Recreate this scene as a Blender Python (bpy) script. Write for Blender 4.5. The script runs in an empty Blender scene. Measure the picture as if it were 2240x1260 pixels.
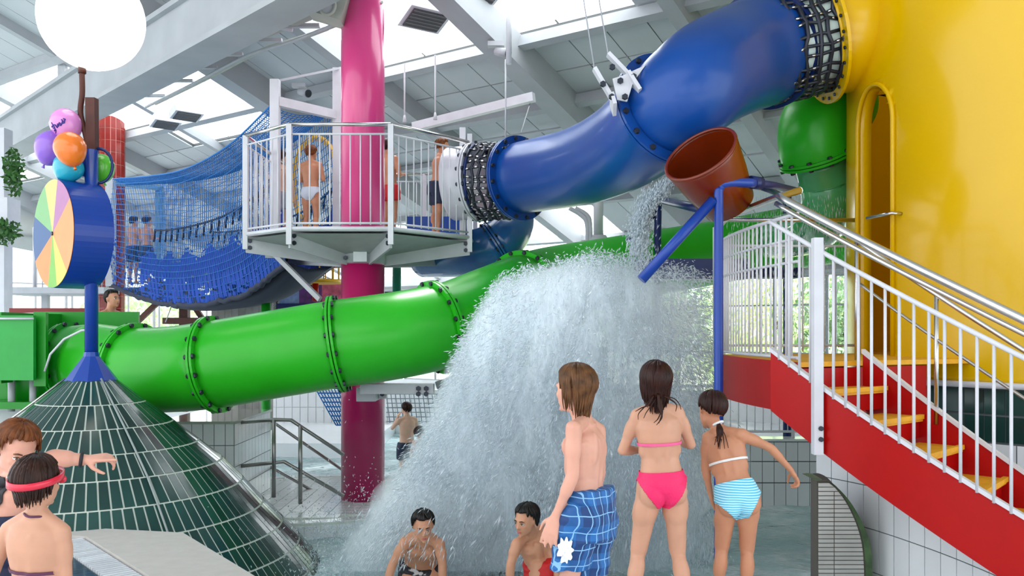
import bpy, bmesh, math, random
import numpy as np
from mathutils import Vector, Matrix, noise
random.seed(7); np.random.seed(7)
SC = bpy.context.scene
COL = SC.collection
V = Vector
PI = math.pi

# ------------------------------------------------------------------ camera, sky, light, exposure
FPX = 1900.0; CAMZ = 1.65; HOR = 720.0
cam_d = bpy.data.cameras.new('camera')
cam_d.sensor_fit = 'HORIZONTAL'; cam_d.sensor_width = 36.0
cam_d.lens = FPX / 2240 * 36.0
cam_d.shift_y = (HOR - 630) / 2240
cam_d.clip_start = 0.05; cam_d.clip_end = 300
cam = bpy.data.objects.new('camera', cam_d); COL.objects.link(cam)
cam.location = (0, 0, CAMZ); cam.rotation_euler = (PI/2, 0, 0)
SC.camera = cam
SC.view_settings.view_transform = 'Standard'; SC.view_settings.look = 'None'
SC.view_settings.gamma = 1.0; SC.view_settings.use_curve_mapping = False
SC.view_settings.exposure = -0.08
w = bpy.data.worlds.new('sky'); SC.world = w; w.use_nodes = True
bg = w.node_tree.nodes['Background']
bg.inputs[0].default_value = (0.90, 0.95, 1.0, 1); bg.inputs[1].default_value = 2.9
sun_d = bpy.data.lights.new('sun', 'SUN'); sun_d.energy = 13.0; sun_d.angle = math.radians(6); sun_d.color = (1, .96, .88)
sun = bpy.data.objects.new('sun', sun_d); COL.objects.link(sun)
sun.rotation_euler = V((0.06, -0.62, -1.0)).to_track_quat('-Z', 'Y').to_euler()
try:
    SC.cycles.use_denoising = True
    SC.cycles.max_bounces = 8; SC.cycles.diffuse_bounces = 5; SC.cycles.glossy_bounces = 3
    SC.cycles.transparent_max_bounces = 20; SC.cycles.volume_bounces = 5
    SC.cycles.sample_clamp_indirect = 6.0
except Exception:
    pass

def P(px, py, D):
    """real-world point seen at photo pixel (px,py) at the distance D down the hall"""
    return V(((px - 1120) / FPX * D, D, CAMZ + (HOR - py) / FPX * D))

# ------------------------------------------------------------------ materials
MATS = {}
def mat(name, col=(.8, .8, .8), rough=.5, metal=0., var=0., vscale=6., bump=0., bscale=40., alpha=1., emit=None, es=1., trans=0., coat=0., sss=0., spec=None, stretch=None, objrand=0.):
    if name in MATS: return MATS[name]
    m = bpy.data.materials.new(name); m.use_nodes = True
    nt = m.node_tree; b = nt.nodes['Principled BSDF']; L = nt.links
    b.inputs['Base Color'].default_value = (*col, 1)
    b.inputs['Roughness'].default_value = rough; b.inputs['Metallic'].default_value = metal
    if spec is not None: b.inputs['Specular IOR Level'].default_value = spec
    b.inputs['Alpha'].default_value = alpha
    b.inputs['Coat Weight'].default_value = coat; b.inputs['Coat Roughness'].default_value = .08
    b.inputs['Transmission Weight'].default_value = trans
    if sss:
        b.inputs['Subsurface Weight'].default_value = sss
        b.inputs['Subsurface Radius'].default_value = (.02, .008, .004); b.inputs['Subsurface Scale'].default_value = 1.0
    if emit is not None:
        b.inputs['Emission Color'].default_value = (*emit, 1); b.inputs['Emission Strength'].default_value = es
    tc = nt.nodes.new('ShaderNodeTexCoord')
    src = tc.outputs['Object']
    if stretch:
        mp = nt.nodes.new('ShaderNodeMapping'); mp.inputs['Scale'].default_value = stretch
        L.new(src, mp.inputs['Vector']); src = mp.outputs['Vector']
    if var > 0 or objrand > 0:
        n = nt.nodes.new('ShaderNodeTexNoise'); n.inputs['Scale'].default_value = vscale; n.inputs['Detail'].default_value = 3
        L.new(src, n.inputs['Vector'])
        mr = nt.nodes.new('ShaderNodeMapRange'); mr.inputs['From Min'].default_value = .3; mr.inputs['From Max'].default_value = .7
        mr.inputs['To Min'].default_value = 1 - var; mr.inputs['To Max'].default_value = 1 + var
        L.new(n.outputs['Fac'], mr.inputs['Value'])
        out = mr.outputs[0]
        if objrand > 0:
            oi = nt.nodes.new('ShaderNodeObjectInfo')
            m2 = nt.nodes.new('ShaderNodeMapRange'); m2.inputs['To Min'].default_value = 1 - objrand; m2.inputs['To Max'].default_value = 1 + objrand
            L.new(oi.outputs['Random'], m2.inputs['Value'])
            mm = nt.nodes.new('ShaderNodeMath'); mm.operation = 'MULTIPLY'
            L.new(out, mm.inputs[0]); L.new(m2.outputs[0], mm.inputs[1]); out = mm.outputs[0]
        vm = nt.nodes.new('ShaderNodeVectorMath'); vm.operation = 'SCALE'
        vm.inputs[0].default_value = col
        L.new(out, vm.inputs['Scale']); L.new(vm.outputs[0], b.inputs['Base Color'])
    if bump > 0:
        n2 = nt.nodes.new('ShaderNodeTexNoise'); n2.inputs['Scale'].default_value = bscale; n2.inputs['Detail'].default_value = 2
        L.new(src, n2.inputs['Vector'])
        bp = nt.nodes.new('ShaderNodeBump'); bp.inputs['Strength'].default_value = bump; bp.inputs['Distance'].default_value = .01
        L.new(n2.outputs['Fac'], bp.inputs['Height']); L.new(bp.outputs[0], b.inputs['Normal'])
    MATS[name] = m
    return m

def hexc(h, g=2.2):
    h = h.lstrip('#'); return tuple((int(h[i:i+2], 16) / 255) ** g for i in (0, 2, 4))

# ------------------------------------------------------------------ mesh collector
def frame(d, hint=None):
    d = V(d).normalized()
    h = V(hint) if hint is not None else (V((0, 0, 1)) if abs(d.z) < .93 else V((1, 0, 0)))
    x = h.cross(d)
    if x.length < 1e-6: x = V((1, 0, 0)).cross(d)
    x.normalize(); y = d.cross(x).normalized()
    return x, y, d

class MB:
    def __init__(s): s.v = []; s.f = []; s.sm = []
    def add(s, vs, fs, smooth=True):
        o = len(s.v); s.v += [tuple(p) for p in vs]
        s.f += [tuple(i + o for i in f) for f in fs]; s.sm += [smooth] * len(fs)
        return s
    def rings(s, rings, cap=True, smooth=True, close=False):
        n = len(rings[0]); vs = [p for r in rings for p in r]; fs = []
        m = len(rings)
        for i in range(m if close else m - 1):
            a = i * n; b = ((i + 1) % m) * n
            for j in range(n):
                k = (j + 1) % n; fs.append((a + j, a + k, b + k, b + j))
        s.add(vs, fs, smooth)
        if cap and not close:
            o = len(s.v) - len(vs)
            s.f.append(tuple(o + i for i in range(n - 1, -1, -1))); s.sm.append(False)
            s.f.append(tuple(o + (m - 1) * n + i for i in range(n))); s.sm.append(False)
        return s
    def box(s, c, size, M3=None, bev=0.):
        c = V(c); hx, hy, hz = (q / 2 for q in size)
        vs = []
        for z in (-hz, hz):
            for x, y in ((-hx, -hy), (hx, -hy), (hx, hy), (-hx, hy)):
                p = V((x, y, z)); vs.append(c + (M3 @ p if M3 is not None else p))
        return s.add(vs, [(3, 2, 1, 0), (4, 5, 6, 7), (0, 1, 5, 4), (1, 2, 6, 5), (2, 3, 7, 6), (3, 0, 4, 7)], False)
    def bar(s, a, b, wd, ht, hint=None):
        a = V(a); b = V(b); x, y, d = frame(b - a, hint)
        M3 = Matrix((x, y, d)).transposed()
        return s.box((a + b) / 2, (wd, ht, (b - a).length), M3)
    def cyl(s, a, b, r, r2=None, seg=12, cap=True, smooth=True):
        a = V(a); b = V(b); r2 = r if r2 is None else r2
        x, y, d = frame(b - a)
        R = [[p + x * (q * math.cos(2*PI*i/seg)) + y * (q * math.sin(2*PI*i/seg)) for i in range(seg)] for p, q in ((a, r), (b, r2))]
        return s.rings(R, cap, smooth)
    def tube(s, pts, r, seg=8, cap=True, close=False):
        pts = [V(p) for p in pts]; n = len(pts); R = []
        x = None
        for i, p in enumerate(pts):
            if close: t = pts[(i + 1) % n] - pts[i - 1]
            else: t = pts[min(i + 1, n - 1)] - pts[max(i - 1, 0)]
            t.normalize()
            if x is None: x, y, _ = frame(t)
            else:
                x = (x - t * x.dot(t)).normalized(); y = t.cross(x)
            rr = r[i] if isinstance(r, (list, tuple)) else r
            R.append([p + x * (rr * math.cos(2*PI*j/seg)) + y * (rr * math.sin(2*PI*j/seg)) for j in range(seg)])
        return s.rings(R, cap and not close, True, close)
    def capsule(s, a, b, r0, r1, seg=12, n=4):
        a = V(a); b = V(b)
        if (b - a).length < 1e-5: b = a + V((0, 0, 1e-4))
        x, y, d = frame(b - a); R = []
        for k in range(n):
            t = -PI/2 * (1 - k / n) if k else -PI/2 * .97
            R.append([a + d * (r0 * math.sin(t)) + (x * math.cos(2*PI*j/seg) + y * math.sin(2*PI*j/seg)) * (r0 * math.cos(t)) for j in range(seg)])
        for k in range(n + 1):
            t = PI/2 * k / n if k < n else PI/2 * .97
            R.append([b + d * (r1 * math.sin(t)) + (x * math.cos(2*PI*j/seg) + y * math.sin(2*PI*j/seg)) * (r1 * math.cos(t)) for j in range(seg)])
        return s.rings(R)
    def ell(s, c, ax, ay, az, seg=16, n=10):
        """ellipsoid with full axis vectors"""
        c = V(c); R = []
        for k in range(n + 1):
            t = -PI/2 + PI * k / n
            t = max(-PI/2 * .98, min(PI/2 * .98, t))
            R.append([c + az * math.sin(t) + (ax * math.cos(2*PI*j/seg) + ay * math.sin(2*PI*j/seg)) * math.cos(t) for j in range(seg)])
        return s.rings(R)
    def lathe(s, prof, c, seg=48, a0=0, a1=2*PI, smooth=True):
        c = V(c); full = abs(a1 - a0 - 2*PI) < 1e-6
        n = seg if full else seg + 1; vs = []; fs = []
        for r, z in prof:
            for j in range(n):
                t = a0 + (a1 - a0) * j / seg; vs.append(c + V((r * math.cos(t), r * math.sin(t), z)))
        for i in range(len(prof) - 1):
            for j in range(seg):
                k = (j + 1) % n if full else j + 1
                fs.append((i*n + j, i*n + k, (i+1)*n + k, (i+1)*n + j))
        return s.add(vs, fs, smooth)
    def prism(s, poly, z0, z1):
        n = len(poly)
        vs = [V((p[0], p[1], z0)) for p in poly] + [V((p[0], p[1], z1)) for p in poly]
        fs = [tuple(range(n - 1, -1, -1)), tuple(range(n, 2 * n))] + [(i, (i+1) % n, n + (i+1) % n, n + i) for i in range(n)]
        return s.add(vs, fs, False)
    def slab(s, quad, nrm, th):
        nrm = V(nrm).normalized() * th; q = [V(p) for p in quad]
        vs = q + [p + nrm for p in q]; n = len(q)
        return s.add(vs, [tuple(range(n - 1, -1, -1)), tuple(range(n, 2*n))] + [(i, (i+1) % n, n + (i+1) % n, n + i) for i in range(n)], False)
    def mesh(s, name, off=V((0, 0, 0))):
        me = bpy.data.meshes.new(name)
        me.from_pydata([(p[0] - off.x, p[1] - off.y, p[2] - off.z) for p in s.v], [], s.f)
        me.polygons.foreach_set('use_smooth', s.sm)
        me.update(); return me

WL = {}
def setp(o, label=None, cat=None, group=None, kind=None):
    if label: o['label'] = label
    if cat: o['category'] = cat
    if group: o['group'] = group
    if kind: o['kind'] = kind
    return o
def thing(name, label, cat, loc, group=None, kind=None):
    o = bpy.data.objects.new(name, None); COL.objects.link(o); o.empty_display_size = .1
    o.location = loc; WL[o] = V(loc)
    return setp(o, label, cat, group, kind)
def obj(name, mb, m, parent=None, label=None, cat=None, group=None, kind=None, flat=False):
    if parent is not None: off = WL[parent]
    else:
        a = np.array(mb.v); off = V((float((a[:, 0].min()+a[:, 0].max())/2), float((a[:, 1].min()+a[:, 1].max())/2), float(a[:, 2].min())))
    me = mb.mesh(name, off)
    me.materials.append(m)
    o = bpy.data.objects.new(name, me); COL.objects.link(o)
    if parent is not None: o.parent = parent
    else: o.location = off
    WL[o] = off.copy()
    return setp(o, label, cat, group, kind)
def inst(name, me, parent, mtx, label=None):
    """another piece that shares mesh data, placed by world matrix"""
    o = bpy.data.objects.new(name, me); COL.objects.link(o); o.parent = parent
    o.matrix_local = Matrix.Translation(-WL[parent]) @ mtx
    WL[o] = mtx.translation.copy()
    if label: o['label'] = label
    return o
def proto(mb, m, name):
    me = mb.mesh(name); me.materials.append(m); return me
def mfrom(x, y, z, loc):
    return Matrix.Translation(loc) @ Matrix((x, y, z)).transposed().to_4x4()

def catmull(pts, n=8):
    pts = [V(p) for p in pts]; q = [pts[0]*2 - pts[1]] + pts + [pts[-1]*2 - pts[-2]]; out = []
    for i in range(1, len(q) - 2):
        p0, p1, p2, p3 = q[i-1:i+3]
        for k in range(n):
            t = k / n
            out.append(.5 * ((2*p1) + (p2 - p0)*t + (2*p0 - 5*p1 + 4*p2 - p3)*t*t + (3*p1 - p0 - 3*p2 + p3)*t**3))
    out.append(pts[-1]); return out
def lerp(a, b, t): return a + (b - a) * t

# tiles: a list of (quad, normal) -> nearest 'limit' ones as parts, the rest one joined part
def tiles(quads, m, parent, th=.006, limit=0, name='tile', gap=.004):
    cp = V((0, 0, CAMZ))
    def inset(q):
        c = sum(q, V((0, 0, 0))) / len(q)
        out = []
        n = len(q)
        if n != 4:
            for p in q:
                d = p - c; L = d.length; out.append(c + d * max(0.1, (L - gap) / L))
            return out
        for i, p in enumerate(q):
            a = q[(i+1) % 4] - p; b = q[i-1] - p
            g1 = min(gap*.5, a.length*.3); g2 = min(gap*.5, b.length*.3)
            out.append(p + a.normalized()*g1 + b.normalized()*g2)
        return out
    qs = sorted(quads, key=lambda t: (sum(t[0], V((0,0,0))) / len(t[0]) - cp).length)
    for q, nr in qs[:limit]:
        obj(name, MB().slab(inset(q), nr, th), m, parent)
    if qs[limit:]:
        b = MB()
        for q, nr in qs[limit:]: b.slab(inset(q), nr, th)
        obj(name + '_field', b, m, parent, kind='stuff')
# ------------------------------------------------------------------ palette
M_white = mat('white_steel', (.62, .62, .66), .4, var=.05)
M_grey = mat('grey_steel', (.42, .43, .46), .45, var=.06)
M_beam = mat('painted_beam', (.37, .385, .405), .6, var=.07, vscale=2)
M_panel = mat('ceiling_panel', (.50, .525, .54), .7, var=.04, vscale=1.5, objrand=.06)
M_back = mat('roof_backing', (.12, .13, .13), .8)
M_steel = mat('stainless_steel', (.62, .60, .58), .25, 1.0, var=.05)
M_darksteel = mat('dark_stainless_steel', (.36, .35, .34), .32, .9, var=.08)
M_bolt = mat('dark_bolt', (.03, .035, .05), .4, .5)
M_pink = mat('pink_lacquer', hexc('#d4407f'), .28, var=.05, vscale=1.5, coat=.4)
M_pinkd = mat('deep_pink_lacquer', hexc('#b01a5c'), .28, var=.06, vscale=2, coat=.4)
M_red = mat('red_lacquer', (.40, .002, .002), .38, var=.04, spec=.22)
M_redtile = mat('red_tile', (.22, .011, .007), .25, var=.15, coat=.12, spec=.3)
M_grout = mat('pale_grout', (.60, .66, .58), .8)
M_groutr = mat('rosy_grout', (.55, .30, .26), .8)
M_groutd = mat('dark_grout', (.10, .12, .13), .8)
M_wtile = mat('white_tile', (.78, .80, .82), .18, var=.04, vscale=1.3, objrand=.04, coat=.4)
M_gtile = mat('dark_green_tile', (.012, .05, .042), .16, var=.25, vscale=2.2, objrand=.2, coat=.15, spec=.4)
M_green = mat('green_gelcoat', hexc('#2bab22'), .33, var=.09, vscale=1.2, spec=.35, coat=.08)
M_greend = mat('deep_green_gelcoat', hexc('#128a1c'), .4, var=.1, vscale=2)
M_blue = mat('blue_gelcoat', (.003, .055, .27), .33, var=.10, vscale=1.1, spec=.35, coat=.12)
M_bluepaint = mat('blue_paint', (.006, .045, .30), .28, var=.05, spec=.4, coat=.1)
M_bluedark = mat('dark_blue_paint', hexc('#14295e'), .4, var=.1)
M_yellow = mat('yellow_gelcoat', (.74, .44, .0), .2, var=.035, vscale=.8, spec=.35, coat=.15)
M_yellowin = mat('yellow_gelcoat_inside', hexc('#e39a08'), .5, var=.06, vscale=1.5)
M_tread = mat('yellow_tread', hexc('#dfa01e'), .6, var=.1, vscale=14)
M_net = mat('blue_net', hexc('#1668b0'), .7)
M_netd = mat('dark_blue_net_cloth', hexc('#123f9c'), .8, var=.15, vscale=5)
M_rope = mat('dark_rope', (.015, .02, .045), .8)
M_brown = mat('brown_painted_timber', hexc('#4a2012'), .6, var=.25, vscale=8)
M_stone = mat('beige_floor_sheet', hexc('#b9b4ae'), .7, var=.05, vscale=10, bump=.2, bscale=300)
M_bucket = mat('brown_orange_plastic', hexc('#6e2606'), .3, var=.2, vscale=3, coat=.15)
M_paving = mat('pale_outside_ground', (.5, .52, .42), .9, var=.2)

# ------------------------------------------------------------------ floors and pool
def struct(name, mb, m, parent=None): return obj(name, mb, m, parent, kind='structure' if parent is None else None)
WATER = -.60
deck_floor = struct('floor', MB().box((.55, 1.75, -.6), (4.3, 6.1, 1.2)), M_wtile)
struct('floor', MB().box((0, 14.0, -1.15), (34, 29.0, .3)), mat('pool_bottom', (.42, .60, .62), .5, var=.08, vscale=1.2))
struct('floor', MB().box((-4.6, 2.6, -.75), (5.9, 6.6, .7)), M_wtile)
struct('floor', MB().prism([(-11, 15.2), (-2.5, 15.2), (-2.5, 27), (-11, 27)], -1.0, -.35), M_wtile)
back_deck = struct('floor', MB().prism([(1.3, 11.15), (4.6, 11.15), (9, 11.0), (9, 18), (1.2, 21.0), (1.3, 17)], -1.0, -.33), M_wtile)

# water surface with ripples, standing over a tiled basin
def water_mat():
    m = bpy.data.materials.new('pool_water'); m.use_nodes = True; nt = m.node_tree; L = nt.links
    nt.nodes.clear(); N = nt.nodes.new
    out = N('ShaderNodeOutputMaterial'); mix = N('ShaderNodeMixShader'); fr = N('ShaderNodeFresnel'); fr.inputs[0].default_value = 1.33
    gl = N('ShaderNodeBsdfGlossy'); gl.inputs['Roughness'].default_value = .06
    df = N('ShaderNodeBsdfDiffuse'); tr = N('ShaderNodeBsdfTransparent'); tr.inputs[0].default_value = (.72, .93, .93, 1)
    m2 = N('ShaderNodeMixShader'); tc = N('ShaderNodeTexCoord')
    n1 = N('ShaderNodeTexNoise'); n1.inputs['Scale'].default_value = 1.6; n1.inputs['Detail'].default_value = 6; n1.inputs['Roughness'].default_value = .75
    cr = N('ShaderNodeValToRGB'); cr.color_ramp.elements[0].position = .45; cr.color_ramp.elements[1].position = .66
    cr.color_ramp.elements[0].color = (.70, .70, .70, 1); cr.color_ramp.elements[1].color = (.85, .85, .85, 1)
    col = N('ShaderNodeValToRGB'); col.color_ramp.elements[0].position = .4; col.color_ramp.elements[1].position = .65
    col.color_ramp.elements[0].color = (.52, .76, .78, 1); col.color_ramp.elements[1].color = (.82, .92, .94, 1)
    L.new(tc.outputs['Object'], n1.inputs['Vector']); L.new(n1.outputs['Fac'], cr.inputs[0]); L.new(n1.outputs['Fac'], col.inputs[0])
    L.new(col.outputs[0], df.inputs[0]); L.new(cr.outputs[0], m2.inputs[0]); L.new(tr.outputs[0], m2.inputs[1]); L.new(df.outputs[0], m2.inputs[2])
    n2 = N('ShaderNodeTexNoise'); n2.inputs['Scale'].default_value = 9; n2.inputs['Detail'].default_value = 3
    bp = N('ShaderNodeBump'); bp.inputs['Strength'].default_value = .5; bp.inputs['Distance'].default_value = .03
    L.new(tc.outputs['Object'], n2.inputs['Vector']); L.new(n2.outputs['Fac'], bp.inputs['Height'])
    L.new(bp.outputs[0], gl.inputs['Normal']); L.new(bp.outputs[0], fr.inputs['Normal'])
    L.new(fr.outputs[0], mix.inputs[0]); L.new(m2.outputs[0], mix.inputs[1]); L.new(gl.outputs[0], mix.inputs[2])
    L.new(mix.outputs[0], out.inputs[0]); return m
M_water = water_mat()
wb = MB(); NX, NY = 150, 150
vs = []; fs = []
for j in range(NY + 1):
    for i in range(NX + 1):
        x = -9.5 + 18.5 * i / NX; y = 4.85 + 17 * j / NY
        h = .035 * noise.noise(V((x*2.2, y*2.2, .3))) + .018 * noise.noise(V((x*6, y*6, 1.3)))
        vs.append((x, y, WATER + h))
for j in range(NY):
    for i in range(NX):
        a = j*(NX+1)+i; x, y, _ = vs[a]
        if x < -1.7 and y < 5.9: continue
        if y > 15.4 and x < -2.9: continue
        if y > 11.0 and x > 1.45: continue
        fs.append((a, a+1, a+NX+2, a+NX+1))
wb.add(vs, fs); obj('pool_water', wb, M_water, label='rippled pale turquoise pool water filling the basin across the hall', cat='water', kind='stuff')
wb = MB(); vs = []; fs = []
for j in range(21):
    for i in range(41):
        x = -8.5 + 5.2*i/40; y = 2.0 + 3.85*j/20; vs.append((x, y, -.22 + .015*noise.noise(V((x*3, y*3, 2)))))
for j in range(20):
    for i in range(40): a = j*41+i; fs.append((a, a+1, a+42, a+41))
# ------------------------------------------------------------------ roof
ra = V((-1900, 1380, 0)).normalized(); rb = V((1380, 1900, -780)).normalized(); rn = rb.cross(ra).normalized()
if rn.z < 0: rn = -rn
RO = V((0, 0, 9.0))
def R(u, v, h=0.): return RO + ra*u + rb*v + rn*h
US = [-8 + 1.2*i for i in range(30)]
VS = [-3.5, -.5, 2.5, 5.3, 8.0, 10.4, 11.3, 13.2, 15.2, 16.9, 18.9]
def is_sky(u, v):
    if 8.0 < v < 10.4 and (4.9 < u < 9.7 or 12.2 < u < 24): return True
    if 10.4 < v < 11.3 and (12.2 < u < 16.2 or 19 < u < 24): return True
    if 15.2 < v < 18.9 and 8.6 < u < 20: return True
    return False
bk = MB(); pq = []; sky_rects = []
for i in range(len(US)-1):
    for j in range(len(VS)-1):
        u0, u1, v0, v1 = US[i], US[i+1], VS[j], VS[j+1]
        if is_sky((u0+u1)/2, (v0+v1)/2): sky_rects.append((u0, u1, v0, v1)); continue
        bk.slab([R(u0, v0, .03), R(u1, v0, .03), R(u1, v1, .03), R(u0, v1, .03)], rn, .12)
        pq.append((u0, u1, v0, v1))
ceiling = struct('ceiling', bk, M_back)
for (u0, u1, v0, v1) in pq:
    if v1 < 5 or u1 < -4:
        obj('panel', MB().slab([R(u0+.01, v0+.01), R(u1-.01, v0+.01), R(u1-.01, v1-.01), R(u0+.01, v1-.01)], rn, .025), M_panel, ceiling); continue
    um = (u0+u1)/2
    for a, b in ((u0, um), (um, u1)):
        obj('panel', MB().slab([R(a+.008, v0+.012, random.uniform(-.006, .004)), R(b-.008, v0+.012), R(b-.008, v1-.012), R(a+.008, v1-.012)], rn, .024), M_panel, ceiling)
# skylight panes (milky, translucent) each with a thin frame
def milky():
    m = bpy.data.materials.new('milky_skylight'); m.use_nodes = True; nt = m.node_tree; nt.nodes.clear()
    o = nt.nodes.new('ShaderNodeOutputMaterial'); a = nt.nodes.new('ShaderNodeBsdfTransparent'); b = nt.nodes.new('ShaderNodeBsdfTranslucent')
    a.inputs[0].default_value = (.93, .96, 1, 1); b.inputs[0].default_value = (.9, .93, .95, 1)
    x = nt.nodes.new('ShaderNodeMixShader'); x.inputs[0].default_value = .55
    nt.links.new(a.outputs[0], x.inputs[1]); nt.links.new(b.outputs[0], x.inputs[2]); nt.links.new(x.outputs[0], o.inputs[0]); return m
M_milky = milky()
for (u0, u1, v0, v1) in sky_rects:
    obj('skylight_pane', MB().slab([R(u0+.02, v0+.02, .06), R(u1-.02, v0+.02, .06), R(u1-.02, v1-.02, .06), R(u0+.02, v1-.02, .06)], rn, .012), M_milky, ceiling)
def rbar(name, u0, v0, u1, v1, wd, ht, h=0, m=None):
    a = R(u0, v0, -ht/2 - h); b = R(u1, v1, -ht/2 - h)
    return obj(name, MB().bar(a, b, wd, ht, rn), m or M_beam, ceiling)
for u, wd, ht in ((-3.6, .22, .4), (.9, .22, .4), (4.6, .20, .30), (7.15, .34, .42), (9.85, .20, .30), (12.1, .34, .42), (15.2, .14, .16), (17.9, .22, .3), (21.2, .22, .3), (24.2, .3, .4)):
    o_ = obj('rafter', MB().bar(R(u, -3, -ht/2), R(u, 18.8, -ht/2), wd, ht, rn), M_beam, ceiling)
for v, wd, ht in ((5.2, .12, .16), (8.0, .14, .2), (10.4, .13, .17), (11.95, .13, .17), (13.2, .08, .1), (15.2, .10, .14), (16.9, .10, .12), (18.7, .2, .3)):
    obj('purlin', MB().bar(R(-6, v, -ht/2-.02), R(25, v, -ht/2-.02), wd, ht, rn), M_beam, ceiling)
for v in (6.6, 12.6, 14.2):
    obj('cable_tray', MB().bar(R(-5, v, -.10), R(20, v, -.10), .03, .03, rn), M_grey, ceiling)

# deep painted main girder crossing the top left, with its light under-flange
gd = V((-1820, 1900, 0)).normalized()
ga = P(600, 40, 9.8); gb = ga + gd*17; gz = ga - gd*5.0
main = obj('girder', MB().bar(gz + V((0, 0, .38)), gb + V((0, 0, .38)), .34, .62, (0, 0, 1)), M_beam, ceiling)
obj('girder_flange', MB().bar(gz + V((0, 0, .04)), gb + V((0, 0, .04)), .50, .07, (0, 0, 1)), M_beam, ceiling)
obj('girder_flange', MB().bar(gz + V((0, 0, .72)), gb + V((0, 0, .72)), .50, .07, (0, 0, 1)), M_beam, ceiling)
# short props between girder and roof
for t in (1.5, 4.5, 7.5, 10.5):
    q = ga + gd*t + V((0, 0, .75)); zt = (9*rn.z - rn.x*q.x - rn.y*q.y)/rn.z
    if zt - q.z > .1: obj('strut', MB().bar(q, V((q.x, q.y, zt - .05)), .12, .12), M_beam, ceiling)

# ------------------------------------------------------------------ back wall: glazed, low sill
wd_ = V((-1900, 1380, 0)).normalized(); wo = V((1380, 1900, 0)).normalized()  # along wall, outward
def Wp(u, z, off=0.): return wo*(17.9+off) + wd_*u + V((0, 0, z))
sill = .25; top = 3.05
WB = MB(); WB.slab([Wp(-9, -.9), Wp(25, -.9), Wp(25, sill), Wp(-9, sill)], wo, .25)
WB.slab([Wp(-9, 2.75), Wp(25, 2.75), Wp(25, 3.3), Wp(-9, 3.3)], wo, .25)
wall_back = struct('wall_back', WB, mat('white_wall_paint', (.62, .64, .66), .7, var=.03))
M_frame = mat('window_frame_grey', (.34, .37, .39), .5)
def glass():
    m = bpy.data.materials.new('window_glass'); m.use_nodes = True; nt = m.node_tree; nt.nodes.clear()
    o = nt.nodes.new('ShaderNodeOutputMaterial'); a = nt.nodes.new('ShaderNodeBsdfTransparent'); b = nt.nodes.new('ShaderNodeBsdfGlossy')
    a.inputs[0].default_value = (.94, .98, .97, 1); b.inputs['Roughness'].default_value = .03
    x = nt.nodes.new('ShaderNodeMixShader'); f = nt.nodes.new('ShaderNodeFresnel'); f.inputs[0].default_value = 1.45
    nt.links.new(f.outputs[0], x.inputs[0]); nt.links.new(a.outputs[0], x.inputs[1]); nt.links.new(b.outputs[0], x.inputs[2]); nt.links.new(x.outputs[0], o.inputs[0]); return m
M_glass = glass()
def window(n, org, du, dz_, out, wdt, z0, z1, transoms, mull, m=M_frame, fw=.06):
    wdw = thing('window_%d' % n, None, None, org, kind='structure')
    def q(u, z, o=0): return org + du*u + V((0, 0, z)) + out*o
    fb = MB()
    for (a, b) in ((q(0, z0), q(wdt, z0)), (q(0, z1), q(wdt, z1))): fb.bar(a, b, fw, fw, out)
    for (a, b) in ((q(fw/2, z0), q(fw/2, z1)), (q(wdt-fw/2, z0), q(wdt-fw/2, z1))): fb.bar(a, b, fw, fw, out)
    obj('window_frame', fb, m, wdw)
    us = [0] + list(mull) + [wdt]; zs = [z0] + list(transoms) + [z1]
    for u in mull: obj('mullion', MB().bar(q(u, z0), q(u, z1), fw*.7, fw*.7, out), m, wdw)
    for z in transoms: obj('transom', MB().bar(q(0, z), q(wdt, z), fw*.6, fw*.6, out), m, wdw)
    for i in range(len(us)-1):
        for j in range(len(zs)-1):
            obj('pane', MB().slab([q(us[i]+.01, zs[j]+.01, .01), q(us[i+1]-.01, zs[j]+.01, .01), q(us[i+1]-.01, zs[j+1]-.01, .01), q(us[i]+.01, zs[j+1]-.01, .01)], out, .008), M_glass, wdw)
    return wdw
wn = 1
for k in range(13):
    u0 = -6.6 + 2.35*k
    window(wn, Wp(u0, 0, .1), wd_, 1, wo, 2.25, sill, 2.75, (1.15, 2.15), (1.12,)); wn += 1
# left end wall (gable) glazed
lo = wd_.copy()
def Lp(s, z, off=0.): return wd_*(24.6+off) + wo*s + V((0, 0, z))
LB = MB(); LB.slab([Lp(4, -.9), Lp(18, -.9), Lp(18, 1.5), Lp(4, 1.5)], lo, .25)
LB.slab([Lp(4, 4.7), Lp(18, 4.7), Lp(18, 3.0), Lp(11.5, 5.2), Lp(4, 7.7)], lo, .2)
wall_left = struct('wall_left', LB, mat('white_wall_paint'))
for k in range(5):
    window(wn, Lp(17.9 - 2.7*k, 0, .05), -wo, 1, lo, 2.6, 1.5, 4.6 if k > 2 else (3.0 + .6*k), (2.9,), (.87, 1.74), M_white); wn += 1
# unseen wall behind the camera, added to hold back light from there, with broad openings
FB = MB()
for (x0_, x1_, z0_, z1_) in ((-16, 12, -.9, .5), (-16, 12, 4.3, 9.6)): FB.box(((x0_+x1_)/2, -5.2, (z0_+z1_)/2), (x1_-x0_, .25, z1_-z0_))
for x_ in (-15.6, -10.4, -5.2, 0, 5.2, 10.4): FB.box((x_, -5.2, 2.4), (1.0, .25, 3.8))
struct('wall_front_light_block', FB, mat('white_wall_paint'))
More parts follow.
